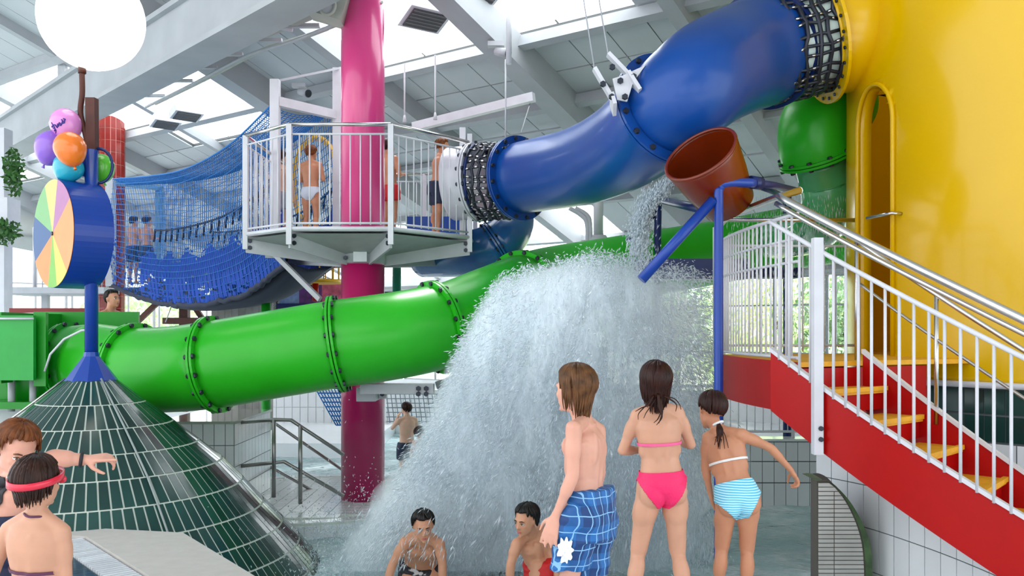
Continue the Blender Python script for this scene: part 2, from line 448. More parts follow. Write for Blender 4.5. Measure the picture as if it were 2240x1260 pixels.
# white column at the far left with a climbing plant
col = thing('column', 'square white column at the left edge holding a trailing plant', 'column', P(2, 760, 15))
obj('shaft', MB().bar(V((P(2, 0, 15).x, 15, -.4)), V((P(2, 0, 15).x, 15, 5.1)), .26, .26), M_white, col)
obj('capital', MB().box(P(4, 470, 15) , (.42, .4, .55)), M_white, col)
M_leaf = mat('plant_leaf', hexc('#3f6b33'), .6, var=.4, vscale=9)
def leafblob(name, c, size, n, ls, m, parent=None, **kw):
    b = MB()
    for _ in range(n):
        d = V((random.gauss(0, .5), random.gauss(0, .5), random.gauss(0, .5)))
        if d.length > 1: d.normalize()
        p = V(c) + V((d.x*size[0], d.y*size[1], d.z*size[2]))
        x = V((random.gauss(0, 1), random.gauss(0, 1), random.gauss(0, 1))).normalized(); y = x.orthogonal().normalized()
        s = ls*random.uniform(.6, 1.3)
        b.add([p - x*s, p + y*s*.45, p + x*s, p - y*s*.45], [(0, 1, 2, 3)], False)
    return obj(name, b, m, parent, **kw)
leafblob('trailing_plant', P(30, 375, 14.8), (.16, .15, .42), 260, .06, M_leaf, label='green trailing plant hanging from the top of the white column at the left edge', cat='plant')
leafblob('trailing_plant', P(8, 506, 14.7), (.28, .15, .22), 200, .06, M_leaf, label='green bushy plant on the bracket half way up the left white column', cat='plant')

# ------------------------------------------------------------------ outside: ground and trees
struct('floor', MB().box((0, 40, -.75), (120, 36, .3)), M_paving)
M_tree = [mat('pale_foliage', (.72, .84, .42), .8, var=.35, vscale=2), mat('mid_foliage', (.50, .70, .36), .8, var=.35, vscale=2), mat('dark_foliage', (.28, .44, .22), .8, var=.35, vscale=2)]
names = ['pale green leafy tree outside the glazing, behind the landing railing', 'broad light green tree outside, seen through the falling water', 'darker green tree outside, right behind the yellow tower edge', 'yellowish green bush outside low behind the landing railing', 'pale tree outside the windows left of the splash', 'green bush outside the windows at the far left, behind the drum', 'light tree outside behind the back windows under the grey platform']
for i, (px, D, h, rad, k) in enumerate([(1700, 27, 3.2, 2.0, 0), (1480, 30, 3.6, 2.4, 1), (1850, 26, 2.9, 1.3, 2), (1640, 24, 1.4, 1.1, 0), (1180, 36, 3.4, 2.4, 0), (300, 38, 2.8, 2.2, 1), (760, 40, 3.4, 2.4, 0)]):
    x = (px-1120)/FPX*D
    t = thing('tree', names[i], 'tree', (x, D, -.6))
    obj('trunk', MB().tube([V((x, D, -.6)), V((x+.05, D, .6)), V((x-.05, D, h*.7))], [.12, .1, .05], 8), M_brown, t)
    leafblob('crown', (x, D, h*.62), (rad*1.2, rad, h*.62), 1500, .16, M_tree[k], t)
for i, px in enumerate((1610, 1705, 1810)):
    x = (px-1120)/FPX*23
    leafblob('hedge', (x, 23, .3), (1.1, .5, .9), 700, .10, M_tree[0], label=['low pale hedge outside behind the left part of the landing railing', 'low pale hedge outside behind the blue post', 'low pale hedge outside beside the tower edge'][i], cat='hedge')
# ------------------------------------------------------------------ yellow tower
TC = V((5.18, 7.9, 0)); TR = 2.0; LZ = 1.42
def cylp(r, a, z): return V((TC.x + r*math.cos(a), TC.y + r*math.sin(a), z))
tower = thing('slide_tower', 'huge glossy yellow cylinder tower with an arched doorway, rising behind the red stairs', 'tower', (TC.x, TC.y, -.6))
dA = math.radians(186); dW = math.radians(8.6); dz0, dzs, dr = LZ, 3.45, .36
na, nz = 288, 120; z0t, z1t = 1.24, 5.3
def door_in(a, z):
    x = (a - dA) * TR
    if z < dz0: return False
    w_ = dW * TR
    if z < dzs: return abs(x) < w_
    return (x/w_)**2 + ((z-dzs)/dr)**2 < 1
bm = MB(); vs = []; fs = []
zs = [z0t + (z1t-z0t)*i/nz for i in range(nz+1)]
# angular vertices, snapped to the doorway outline
for z in zs:
    for i in range(na):
        a = 2*PI*i/na; vs.append((a, z))
vv = []
for (a, z) in vs:
    x = (a-dA)*TR; w_ = dW*TR
    if z >= dz0 - .03 and z <= dzs and abs(abs(x)-w_) < PI*TR/na: a = dA + math.copysign(w_, x)/TR
    elif z > dzs and abs(x) < w_*1.2:
        e = math.sqrt((x/w_)**2 + ((z-dzs)/dr)**2)
        if .9 < e < 1.1: x /= e; z = dzs + (z-dzs)/e; a = dA + x/TR
    vv.append(cylp(TR, a, z))
for j in range(nz):
    for i in range(na):
        k = (i+1) % na; am = (i+.5)/na*2*PI; zm = (zs[j]+zs[j+1])/2
        if door_in(am, zm): continue
        fs.append((j*na+i, j*na+k, (j+1)*na+k, (j+1)*na+i))
bm.add(vv, fs)
sh = obj('shell', bm, M_yellow, tower)
so = sh.modifiers.new('solid', 'SOLIDIFY'); so.thickness = .12; so.offset = -1
obj('doorway_floor', MB().prism([(TC.x + 1.9*math.cos(math.radians(a)), TC.y + 1.9*math.sin(math.radians(a))) for a in range(0, 360, 10)], LZ-.05, LZ), M_tread, tower)
tl_ = bpy.data.lights.new('tower_fill_light', 'POINT'); tl_.energy = 14; tl_.shadow_soft_size = .25; tl_.color = (1, .9, .75)  # added unseen fill light, lifts the dark inside of the doorway
tlo = bpy.data.objects.new('tower_fill_light', tl_); COL.objects.link(tlo); tlo.location = (TC.x+.3, TC.y, 4.6)
# arch trim
tp = []
for i in range(21):
    t = PI*i/20; x = dW*TR*math.cos(t); z = dzs + dr*math.sin(t); tp.append(cylp(TR+.004, dA + x/TR, z))
tp = [cylp(TR+.004, dA + dW, LZ)] + tp + [cylp(TR+.004, dA - dW, LZ)]
obj('arch_trim', MB().tube(tp, .022, 8), M_yellow, tower)
for t in (186+11.5,):
    hp = [cylp(TR-.02, math.radians(t), 2.62), cylp(TR+.10, math.radians(t), 2.62), cylp(TR+.10, math.radians(t-2), 2.62), cylp(TR+.10, math.radians(t-9), 2.62)]
    obj('grab_handle', MB().tube(hp, .016, 8), M_steel, tower)
# white ledge and tiled plinth under the tower
base = thing('tower_plinth', 'round plinth below the yellow tower, dark green tiles above big white tiles', 'plinth', (TC.x, TC.y, -.6))
obj('ledge', MB().lathe([(TR-.1, 1.245), (TR+.05, 1.245), (TR+.06, 1.225), (TR+.05, 1.2), (TR-.1, 1.2)], TC, 96), M_white, base)
obj('core', MB().lathe([(TR-.1, 1.2), (TR-.012, 1.2), (TR-.012, -.6)], TC, 96), M_groutd, base)
def cyl_tiles(r, a0, a1, n, z0, z1, m, parent, limit, name='tile', th=.008):
    qs = []
    for i in range(n):
        a = a0 + (a1-a0)*i/n; b = a0 + (a1-a0)*(i+1)/n
        qs.append(([cylp(r, a, z0), cylp(r, b, z0), cylp(r, b, z1), cylp(r, a, z1)], V((math.cos((a+b)/2), math.sin((a+b)/2), 0))))
    tiles(qs, m, parent, th, limit, name, gap=.008)
for z0_, z1_ in ((1.0, 1.19), (.79, .99)):
    cyl_tiles(TR-.012, math.radians(188), math.radians(262), 17, z0_, z1_, M_gtile, base, 17, 'green_tile')
for z0_, z1_ in ((.37, .78), (-.05, .36), (-.47, -.06)):
    cyl_tiles(TR-.012, math.radians(188), math.radians(262), 8, z0_, z1_, M_wtile, base, 8, 'white_tile')

# ------------------------------------------------------------------ spiral stairs + landing
RO_, RI_ = 3.88, 3.12
A0 = math.radians(209.4); DA = math.radians(4.7); RISE = .18
def hz(a): return LZ + .01 - (a - A0)/DA*RISE
NS = 8; AE = A0 + DA*NS
st = thing('spiral_stairs', 'red steel stairs with yellow treads curving down from the tower door to the right', 'stairs', (cylp(3.4, AE, 0).x, cylp(3.4, AE, 0).y, 0))
def helix(r, a0, a1, n, top, bot, th, m, name):
    b = MB(); Rg = []
    for i in range(n+1):
        a = a0 + (a1-a0)*i/n; z = hz(a)
        Rg.append([cylp(r, a, z+bot), cylp(r+th, a, z+bot), cylp(r+th, a, z+top), cylp(r, a, z+top)])
    b.rings(Rg, True, False); return obj(name, b, m, st)
helix(RO_, A0, AE, 40, .07, -.34, .02, M_red, 'outer_stringer')
helix(RI_-.02, A0+DA*.5, AE, 40, .14, -.26, .02, M_red, 'inner_stringer')
for r, nm, tp_ in ((RO_+.004, 'outer_stringer_cap', .07), (RI_-.014, 'inner_stringer_cap', .14)):
    b = MB(); pts = [cylp(r+.008, A0 + (0 if r > 3.5 else DA*.5) + (AE-A0)*i/40*(1 if r > 3.5 else .93), 0) for i in range(41)]
    for i, p in enumerate(pts):
        a = A0 + (0 if r > 3.5 else DA*.5) + (AE-A0)*i/40*(1 if r > 3.5 else .93); p.z = hz(a) + tp_ + .012
    Rg = []
    for i, p in enumerate(pts):
        d = (p - V((TC.x, TC.y, p.z))).normalized()
        Rg.append([p - d*.022 - V((0, 0, .014)), p + d*.022 - V((0, 0, .014)), p + d*.022 + V((0, 0, .014)), p - d*.022 + V((0, 0, .014))])
    b.rings(Rg, True, False); obj(nm, b, M_white, st)
for k in range(NS):
    a0 = A0 + DA*(k+.15); a1 = A0 + DA*(k+1.25); z = LZ - RISE*(k+1)
    b = MB(); n = 3; Rg = []
    for i in range(n+1):
        a = a0+(a1-a0)*i/n; Rg.append([cylp(RI_, a, z-.035), cylp(RO_, a, z-.035), cylp(RO_, a, z), cylp(RI_, a, z)])
    b.rings(Rg, True, False); tr_ = obj('tread', b, M_tread, st)
    obj('nosing', MB().bar(cylp(RI_+.01, a1, z-.002), cylp(RO_-.01, a1, z-.002), .03, .03), M_tread, st)
    b = MB(); aa = a1 - .03/3.5
    b.slab([cylp(RI_, aa, z-.15), cylp(RO_, aa, z-.15), cylp(RO_, aa, z-.03), cylp(RI_, aa, z-.03)], V((-math.sin(aa), math.cos(aa), 0)), -.012)
    obj('riser', b, M_red, st)
# landing
lp = [(1.99, 6.02), (1.93, 6.5), (1.885, 7.0), (1.885, 7.5), (1.92, 7.95), (3.2, 8.25), (3.3, 7.2), (3.6, 6.75), (2.75, 6.42)]
land = thing('landing', 'red edged landing with yellow floor outside the arched doorway of the tower', 'landing', (2.5, 7.1, LZ-.4))
obj('deck', MB().prism(lp, LZ-.035, LZ), M_tread, land)
b = MB(); edge = catmull([V((x, y, 0)) for x, y in lp[:5]], 6)
Rg = []
for i, p in enumerate(edge):
    t = (edge[min(i+1, len(edge)-1)] - edge[max(i-1, 0)]).normalized(); nr = V((-t.y, t.x, 0)); f = i/(len(edge)-1)
    bt = LZ - .36 - .02*f
    Rg.append([V((p.x, p.y, bt)), V((p.x, p.y, bt)) + nr*.02, V((p.x, p.y, LZ+.0)) + nr*.02, V((p.x, p.y, LZ+.0))])
b.rings(Rg, True, False); obj('fascia', b, M_red, land)
obj('fascia', MB().bar(V((2.0, 6.03, LZ-.21)), V((3.15, 6.62, LZ-.21)), .02, .33, (0, 0, 1)), M_red, land)
obj('fascia', MB().bar(V((1.93, 7.96, LZ-.2)), V((3.15, 8.2, LZ-.2)), .02, .33, (0, 0, 1)), M_red, land)
obj('end_plate', MB().box((1.895, 8.0, LZ-.2), (.03, .16, .52)), M_white, land)
bp_ = proto(MB().cyl((0, 0, 0), (0, 0, .012), .016, seg=8), M_bolt, 'bolt')
bp_s = proto(MB().cyl((0, 0, 0), (0, 0, .02), .028, .024, seg=6, smooth=False), M_bolt, 'bolt')
for dz in (-.28, -.36):
    for dy in (-.03, .06):
        inst('bolt', bp_, land, mfrom(V((0, 1, 0)), V((0, 0, 1)), V((-1, 0, 0)), V((1.87, 7.96+dy, LZ+dz))))

# railings ---------------------------------------------------------
rl = thing('landing_railing', 'white barred railing curving around the left side of the landing', 'railing', (1.9, 7.0, LZ))
top1 = lambda p: V((p.x, p.y, p.z + 1.13)); E2 = [V((p.x-.012, p.y, LZ)) for p in edge]
def railtube(name, pts, r, m, par): return obj(name, MB().tube(pts, r, 8), m, par)
railtube('top_rail', catmull([V((1.90, 8.0, LZ+1.17)), V((1.87, 7.5, LZ+1.2)), V((1.87, 7.0, LZ+1.19)), V((1.92, 6.4, LZ+1.19)), V((1.98, 5.98, LZ+1.185))], 8), .026, M_steel, rl)
for h_, r_ in ((1.03, .014), (.86, .010), (.70, .010), (.03, .012)):
    railtube('rail', [V((p.x, p.y, p.z+h_)) for p in E2], r_, M_white, rl)
rail_post = lambda p, z0, z1, wd, par: obj('post', MB().box((p.x, p.y, (z0+z1)/2), (wd, wd, z1-z0)), M_white, par)
rail_post(V((1.895, 8.0, 0)), LZ-.1, LZ+1.17, .075, rl)
nb = 22
Ls = [0]
for i in range(1, len(E2)): Ls.append(Ls[-1] + (E2[i]-E2[i-1]).length)
for k in range(1, nb):
    s = Ls[-1]*k/nb
    i = max(j for j in range(len(Ls)) if Ls[j] <= s); i = min(i, len(E2)-2)
    p = E2[i].lerp(E2[i+1], (s-Ls[i])/(Ls[i+1]-Ls[i]))
    obj('baluster', MB().cyl(p + V((0, 0, .02)), p + V((0, 0, 1.03)), .0085, seg=6), M_white, rl)
br = thing('back_railing', 'white straight railing closing the far side of the landing up to the tower', 'railing', (2.5, 8.02, LZ))
obj('top_rail', MB().tube([V((1.9, 8.02, LZ+1.24)), V((3.2, 8.05, LZ+1.24))], .02, 8), M_steel, br)
for h_ in (1.0, .08): obj('rail', MB().tube([V((1.9, 8.02, LZ+h_)), V((3.18, 8.05, LZ+h_))], .012, 8), M_white, br)
for k in range(1, 13):
    x = 1.9 + 1.28*k/13; obj('baluster', MB().cyl((x, 8.03, LZ+.02), (x, 8.03, LZ+1.0), .0085, seg=6), M_white, br)
sr = thing('stair_railing', 'white barred outer stair railing under a polished double handrail', 'railing', (cylp(RO_, AE, 0).x, cylp(RO_, AE, 0).y, 0))
rr = RO_ + .03
H = lambda r, a, h: V((cylp(r, a, 0).x, cylp(r, a, 0).y, hz(a) + h))
aa0 = A0 - math.radians(.6)
hand = [V((1.98, 5.98, LZ+1.185))] + [H(rr, A0 + (AE-A0)*i/30, 1.17) for i in range(1, 31)]
obj('handrail', MB().tube(hand, .026, 10), M_steel, sr)
obj('handrail', MB().tube([H(rr-.06, A0 + (AE-A0)*i/30, 1.09) for i in range(0, 31)], .018, 8), M_steel, sr)
obj('upper_rail', MB().tube([H(rr, A0 + (AE-A0)*i/30, .96) for i in range(0, 31)], .016, 8), M_white, sr)
for k in range(1, 30):
    a = A0 + (AE-A0)*k/30
    obj('baluster', MB().cyl(H(rr, a, .06), H(rr, a, .96), .0095, seg=6), M_white, sr)
ap = A0 + math.radians(6.0)
pp = H(rr+.02, ap, 0)
obj('post', MB().box((pp.x, pp.y, pp.z+.34), (.06, .06, 1.40)), M_white, sr)
for dz in (-.26, -.19): inst('bolt', bp_, sr, mfrom(V((1, 0, 0)), V((0, 0, -1)), V((0, -1, 0)), pp + V((.012, -.031, dz))))
ir = thing('inner_stair_railing', 'slim steel railing along the tower side of the stairs', 'railing', (cylp(RI_, AE, 0).x, cylp(RI_, AE, 0).y, 0))
obj('handrail', MB().tube([H(RI_, A0 + DA*.3 + (AE-A0)*i/30, .92) for i in range(31)], .018, 8), M_steel, ir)
obj('mid_rail', MB().tube([H(RI_, A0 + DA*.3 + (AE-A0)*i/30, .62) for i in range(31)], .012, 8), M_darksteel, ir)
for k in (.3, 2.6, 5.0, 7.6):
    a = A0 + DA*k; obj('post', MB().cyl(H(RI_, a, .05), H(RI_, a, .92), .015, seg=8), M_steel, ir)

# curved white tiled wall below the stairs, with the rounded waterfall sill in front
sw = thing('stair_wall', 'curved white tiled wall standing under the red stringer', 'wall', (2.5, 5.8, -.6))
wallp = catmull([V((2.315, 6.6, 0)), V((2.53, 6.15, 0)), V((2.68, 5.6, 0)), V((2.76, 5.1, 0)), V((2.80, 4.5, 0)), V((2.80, 3.8, 0))], 30)
Lw = [0]
for i in range(1, len(wallp)): Lw.append(Lw[-1] + (wallp[i]-wallp[i-1]).length)
def wat(s):
    i = max(j for j in range(len(Lw)) if Lw[j] <= s + 1e-9); i = min(i, len(wallp)-2)
    return wallp[i].lerp(wallp[i+1], (s-Lw[i])/(Lw[i+1]-Lw[i]))
def wz(p):   # the stairs limit the height of the wall
    a = math.atan2(p.y-TC.y, p.x-TC.x) % (2*PI)
    return min(.98, hz(a) - .30)
b = MB(); Rg = []
for i, p in enumerate(wallp):
    t = (wallp[min(i+1, len(wallp)-1)]-wallp[max(i-1, 0)]).normalized(); nr = V((t.y, -t.x, 0)); nr = -nr if nr.x < 0 else nr
    Rg.append([V((p.x, p.y, -.7)), V((p.x, p.y, -.7))+nr*.16, V((p.x, p.y, wz(p)))+nr*.16, V((p.x, p.y, wz(p)))])
b.rings(Rg, True, False); obj('core', b, M_groutd, sw)
qs = []; tw = .150; s = 0
while s + tw <= Lw[-1]:
    p = wat(s); q = wat(s+tw); t = (q-p).normalized(); nr = V((-t.y, t.x, 0)); nr = -nr if nr.x > 0 else nr
    zb = -.66
    while zb < 1.0:
        z1 = zb + .30; h1 = min(z1, wz(p)); h2 = min(z1, wz(q))
        if h1 > zb + .02 and h2 > zb + .02:
            qs.append(([V((p.x, p.y, zb)), V((q.x, q.y, zb)), V((q.x, q.y, h2)), V((p.x, p.y, h1))], nr))
        zb = z1
    s += tw
tiles(qs, M_wtile, sw, .007, 300, 'tile', .007)
# rounded sill: upright rounded panel of narrow ceramic bars
sl = thing('rounded_sill', 'rounded panel of narrow grey ceramic bars with a green edge, below the stairs', 'sill', (2.2, 5.9, -.6))
M_sill = mat('grey_ceramic_bar', (.46, .46, .43), .2, var=.08, objrand=.08, coat=.3)
DS = 5.95
oc = catmull([P(1787, 1052, DS), P(1808, 1052, DS), P(1832, 1068, DS), P(1862, 1112, DS), P(1886, 1175, DS), P(1894, 1250, DS), P(1894, 1400, DS)], 8)
x0 = oc[0].x; yq = .30
b = MB(); pl_ = [(x0, -.62)] + [(p.x, p.z) for p in oc] ; n_ = len(pl_)
b.add([V((x, DS, z)) for x, z in pl_] + [V((x+.06, DS+yq, z)) for x, z in pl_], [tuple(range(n_)), tuple(range(2*n_-1, n_-1, -1))] + [(i, n_+i, n_+(i+1) % n_, (i+1) % n_) for i in range(n_)], False)
obj('core', b, mat('sill_grout', (.10, .085, .07), .8), sl)
def xedge(z):
    for a, c in zip(oc[:-1], oc[1:]):
        if a.z >= z >= c.z and a.z > c.z: return lerp(a.x, c.x, (a.z-z)/(a.z-c.z))
    return oc[-1].x
zt = oc[0].z - .012; xm = P(1824, 0, DS).x; qs = []
while zt > -.45:
    zb = zt - .0295; xr = xedge(zt) - .012; xr2 = xedge(zb) - .012
    if xr > xm + .03:
        qs.append(([V((x0+.006, DS, zb)), V((xm, DS, zb)), V((xm, DS, zt)), V((x0+.006, DS, zt))], V((0, -1, 0))))
        qs.append(([V((xm, DS, zb)), V((xr2, DS, zb)), V((xr, DS, zt)), V((xm, DS, zt))], V((0, -1, 0))))
    else: qs.append(([V((x0+.006, DS, zb)), V((xr2, DS, zb)), V((xr, DS, zt)), V((x0+.006, DS, zt))], V((0, -1, 0))))
    zt = zb
tiles(qs, M_sill, sl, .006, 120, 'ceramic_bar', .006)
Rg = []
for i, p in enumerate(oc):
    w_ = .004 + .040*min(1, max(0, (i-16)/18)); Rg.append([V((p.x-.004, DS-.008, p.z)), V((p.x+w_, DS-.004, p.z)), V((p.x+w_, DS+yq, p.z)), V((p.x-.004, DS+yq, p.z))])
obj('green_flank', MB().rings(Rg, True, False), mat('moss_green_tile', (.05, .10, .035), .4, var=.4, vscale=12), sl)

# ------------------------------------------------------------------ pool parapet at the back right + white bar fence on it
pw = thing('pool_parapet', 'low white tiled pool parapet behind the three standing children', 'wall', (2.6, 11.1, -.7))
xa, xb, yp = 1.22, 4.6, 11.0
obj('core', MB().box(((xa+xb)/2, yp+.12, -.22), (xb-xa, .22, .9)), M_groutd, pw)
qs = []; x = xa
while x < xb:
    for za, zb in ((-.66, -.30), (-.295, -.03), (-.025, .22)):
        qs.append(([V((x, yp+.01, za)), V((x+.15, yp+.01, za)), V((x+.15, yp+.01, zb)), V((x, yp+.01, zb))], V((0, -1, 0))))
    x += .15
tiles(qs, M_wtile, pw, .008, 70, 'tile', .008)
obj('coping', MB().box(((xa+xb)/2, yp+.12, .245), (xb-xa+.04, .28, .03)), M_wtile, pw)
pf = thing('pool_fence', 'white barred fence on top of the pool parapet in the back', 'fence', (2.6, 11.12, .26))
for z in (.92, .34): obj('rail', MB().tube([V((xa, 11.12, z)), V((xb, 11.12, z))], .016, 8), M_white, pf)
x = xa
while x < xb:
    obj('baluster', MB().cyl((x, 11.12, .34), (x, 11.12, .92), .007, seg=6), M_white, pf); x += .105
for x in (xa, 2.4, 3.6): obj('post', MB().cyl((x, 11.12, .26), (x, 11.12, .95), .022, seg=8), M_white, pf)

# ------------------------------------------------------------------ pink pillar and its island
PX, PY, PR = -1.82, 10.6, .262
isl = thing('pillar_island', 'rounded white tiled island in the pool carrying the pink pillar', 'island', (PX-.6, PY, -.65))
cx, cy, irx, iry = -2.55, 10.75, 1.75, 1.55
oval = [(cx + irx*math.cos(2*PI*i/64), cy + iry*math.sin(2*PI*i/64)) for i in range(64)]
obj('body', MB().prism(oval, -.8, -.42), M_grout, isl)
qs = []
for i in range(64):
    a, c = oval[i], oval[(i+1) % 64]; nr = V(((a[0]+c[0])/2-cx, (a[1]+c[1])/2-cy, 0)).normalized()
    qs.append(([V((a[0], a[1], -.64)), V((c[0], c[1], -.64)), V((c[0], c[1], -.44)), V((a[0], a[1], -.44))], nr))
    ai = [V((cx+(p[0]-cx)*.90, cy+(p[1]-cy)*.90, -.42)) for p in (a, c)]
    qs.append(([V((a[0], a[1], -.42)), V((c[0], c[1], -.42)), ai[1], ai[0]], V((0, 0, 1))))
y = cy - iry*.9
while y < cy + iry*.9:
    x = cx - irx
    while x < cx + irx:
        q = [V((x, y, -.42)), V((x+.15, y, -.42)), V((x+.15, y+.15, -.42)), V((x, y+.15, -.42))]
        if all(((p.x-cx)/irx)**2 + ((p.y-cy)/iry)**2 < .81 for p in q): qs.append((q, V((0, 0, 1))))
        x += .15
    y += .15
tiles(qs, M_wtile, isl, .008, 160, 'tile', .008)
pil = thing('pillar', 'tall glossy pink round pillar passing through the grey platform', 'pillar', (PX, PY, -.41))
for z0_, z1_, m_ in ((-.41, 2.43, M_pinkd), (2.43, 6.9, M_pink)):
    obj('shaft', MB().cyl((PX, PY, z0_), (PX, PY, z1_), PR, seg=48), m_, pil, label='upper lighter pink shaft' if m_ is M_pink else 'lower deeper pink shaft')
obj('collar', MB().cyl((PX, PY, 2.44), (PX, PY, 2.80), PR+.02, seg=40), M_grey, pil)
obj('collar_bracket', MB().box((PX+.02, PY-PR-.03, 2.62), (.16, .05, .34)), M_white, pil)
for dx, dz in ((-.16, .1), (0, 0.02), (-.16, -.12)): inst('bolt', bp_s, pil, mfrom(V((1, 0, 0)), V((0, 0, -1)), V((0, -1, 0)), V((PX+dx, PY-PR-.01, 2.62+dz))))

# ------------------------------------------------------------------ grey platform
DZ = 2.80
pl = thing('platform', 'grey steel viewing platform with barred railing around the pink pillar', 'platform', (PX, PY+.2, 2.3))
poly = [(-2.50, 9.75), (-1.36, 9.75), (-.52, 10.69), (-.52, 12.3), (-1.3, 12.9), (-2.6, 12.9), (-3.17, 12.2), (-3.17, 10.34)]
obj('deck', MB().prism(poly, DZ-.05, DZ), M_grey, pl)
obj('rim', MB().tube([V((x, y, DZ-.02)) for x, y in poly], .025, 6, close=True), M_white, pl)
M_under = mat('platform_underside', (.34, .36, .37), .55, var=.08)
cpt = V((PX, PY, 0)); n = len(poly)
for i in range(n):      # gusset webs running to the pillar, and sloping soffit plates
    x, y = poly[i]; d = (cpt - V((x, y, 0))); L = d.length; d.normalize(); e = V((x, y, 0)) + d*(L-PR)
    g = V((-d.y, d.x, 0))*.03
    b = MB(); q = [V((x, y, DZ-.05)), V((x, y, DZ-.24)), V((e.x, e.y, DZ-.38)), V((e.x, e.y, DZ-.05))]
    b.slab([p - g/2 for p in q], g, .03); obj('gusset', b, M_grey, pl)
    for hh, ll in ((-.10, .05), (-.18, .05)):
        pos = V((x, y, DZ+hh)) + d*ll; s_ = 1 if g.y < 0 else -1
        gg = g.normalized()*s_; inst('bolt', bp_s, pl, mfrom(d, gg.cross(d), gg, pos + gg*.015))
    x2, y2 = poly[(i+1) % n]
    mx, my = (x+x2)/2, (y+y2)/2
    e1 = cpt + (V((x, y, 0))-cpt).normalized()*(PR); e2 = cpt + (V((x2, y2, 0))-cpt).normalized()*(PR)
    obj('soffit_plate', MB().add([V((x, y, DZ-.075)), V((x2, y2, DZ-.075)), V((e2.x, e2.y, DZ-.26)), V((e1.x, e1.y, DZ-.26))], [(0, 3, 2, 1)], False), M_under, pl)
RH = 1.15
open_edges = (3, 5)   # net bridge and tube slide leave here
def prail(i, rail=True):
    a = V((*poly[i], DZ)); c = V((*poly[(i+1) % n], DZ)); L = (c-a).length
    for h_, r_, nm, m_ in ((RH, .022, 'top_rail', M_steel), (RH-.11, .012, 'rail', M_white), (.04, .012, 'rail', M_white)):
        obj(nm, MB().tube([a+V((0, 0, h_)), c+V((0, 0, h_))], r_, 8), m_, pl)
    k = max(2, round(L/.115))
    for j in range(1, k):
        p = a.lerp(c, j/k); obj('baluster', MB().cyl(p+V((0, 0, .02)), p+V((0, 0, RH-.11)), .0085, seg=6), M_white, pl)
for i in range(n):
    if i in (2, 5): continue
    prail(i)
for i, (x, y) in enumerate(poly):
    d = (cpt - V((x, y, 0))).normalized()
    hh = RH if i != 2 else RH+.10
    obj('post', MB().box((x, y, DZ + hh/2 - .1), (.06, .06, hh+.2)), M_white, pl)
# frame posts and beams where the net bridge enters
for (px, py0, D) in ((602, 175, 11.4), (738, 150, 12.3), (1012, 280, 10.9)):
    p = P(px, py0, D); wd = .115 if px < 1000 else .075
    obj('frame_post', MB().box((p.x, p.y, (p.z+DZ)/2), (wd, wd, p.z-DZ)), M_white, pl)
obj('frame_beam', MB().bar(P(606, 222, 11.4), P(735, 252, 12.3), .09, .12, (0, 0, 1)), M_white, pl)
obj('frame_beam', MB().bar(P(602, 178, 11.4), P(748, 148, 12.3), .03, .03, (0, 0, 1)), M_grey, pl)
# inclined strut below left and cross frames
pb = P(597, 552, 10.9)
obj('strut', MB().bar(pb, P(700, 655, 10.5), .045, .06, (0, 0, 1)), M_grey, pl)
obj('strut_plate', MB().box(P(600, 552, 10.9), (.22, .03, .14)), M_grey, pl)
for dx in (-.06, .05): inst('bolt', bp_s, pl, mfrom(V((1, 0, 0)), V((0, 0, -1)), V((0, -1, 0)), P(600, 549, 10.88)+V((dx, 0, 0))))
# blue inner bins / kerb seen through the bars
M_bb = mat('blue_kick_board', hexc('#1b4a9a'), .4)
obj('kick_board', MB().box((-1.05, 12.2, DZ+.22), (.85, .04, .42)), M_bb, pl)
obj('kick_board', MB().box((-.6, 11.5, DZ+.32), (.04, .8, .6)), M_bb, pl)

# ------------------------------------------------------------------ tube slides
def sweep(path, r, seg=40):
    R_ = []; x = None; n = len(path)
    for i, p in enumerate(path):
        t = (path[min(i+1, n-1)] - path[max(i-1, 0)]).normalized()
        if x is None: x, y, _ = frame(t)
        x = (x - t*x.dot(t)).normalized(); y = t.cross(x)
        R_.append([p + (x*math.cos(2*PI*j/seg) + y*math.sin(2*PI*j/seg))*(r[i] if isinstance(r, list) else r) for j in range(seg)])
    return R_
def cut_r(r, a, c): return r[a:c] if isinstance(r, list) else r
def tube_slide(par, path, r, m, cuts, thick=.012, name='tube_segment', fr=.055, nb=16, fm=None, rf=None):
    """segments between the cut indices, a two-leaf bolted flange at each cut"""
    cuts2 = [0] + [c for c in cuts if 0 < c < len(path)-1] + [len(path)-1]
    for a, c in zip(cuts2[:-1], cuts2[1:]):
        b = MB(); b.rings(sweep(path[a:c+1], cut_r(r, a, c+1)), False)
        o = obj(name, b, m, par); s_ = o.modifiers.new('s', 'SOLIDIFY'); s_.thickness = thick
    r = rf or r
    for c in cuts:
        p = path[c]; t = (path[min(c+1, len(path)-1)] - path[max(c-1, 0)]).normalized()
        x, y, _ = frame(t)
        for off in (-.018, .018):
            b = MB(); R_ = []
            for (rr_, o_) in ((r-.004, -.012), (r+fr, -.012), (r+fr, .012), (r-.004, .012)):
                R_.append([p + t*(off+o_) + (x*math.cos(2*PI*j/48)+y*math.sin(2*PI*j/48))*rr_ for j in range(48)])
            b.rings(R_, False, False, True); obj('flange', b, fm or m, par)
        for j in range(nb):
            a = 2*PI*(j+.5)/nb; d = x*math.cos(a)+y*math.sin(a)
            for sg in (-1, 1):
                inst('bolt', bp_s, par, mfrom(d, (t*sg).cross(d), t*sg, p + d*(r+fr*.6) + t*sg*.03))
gr = .445
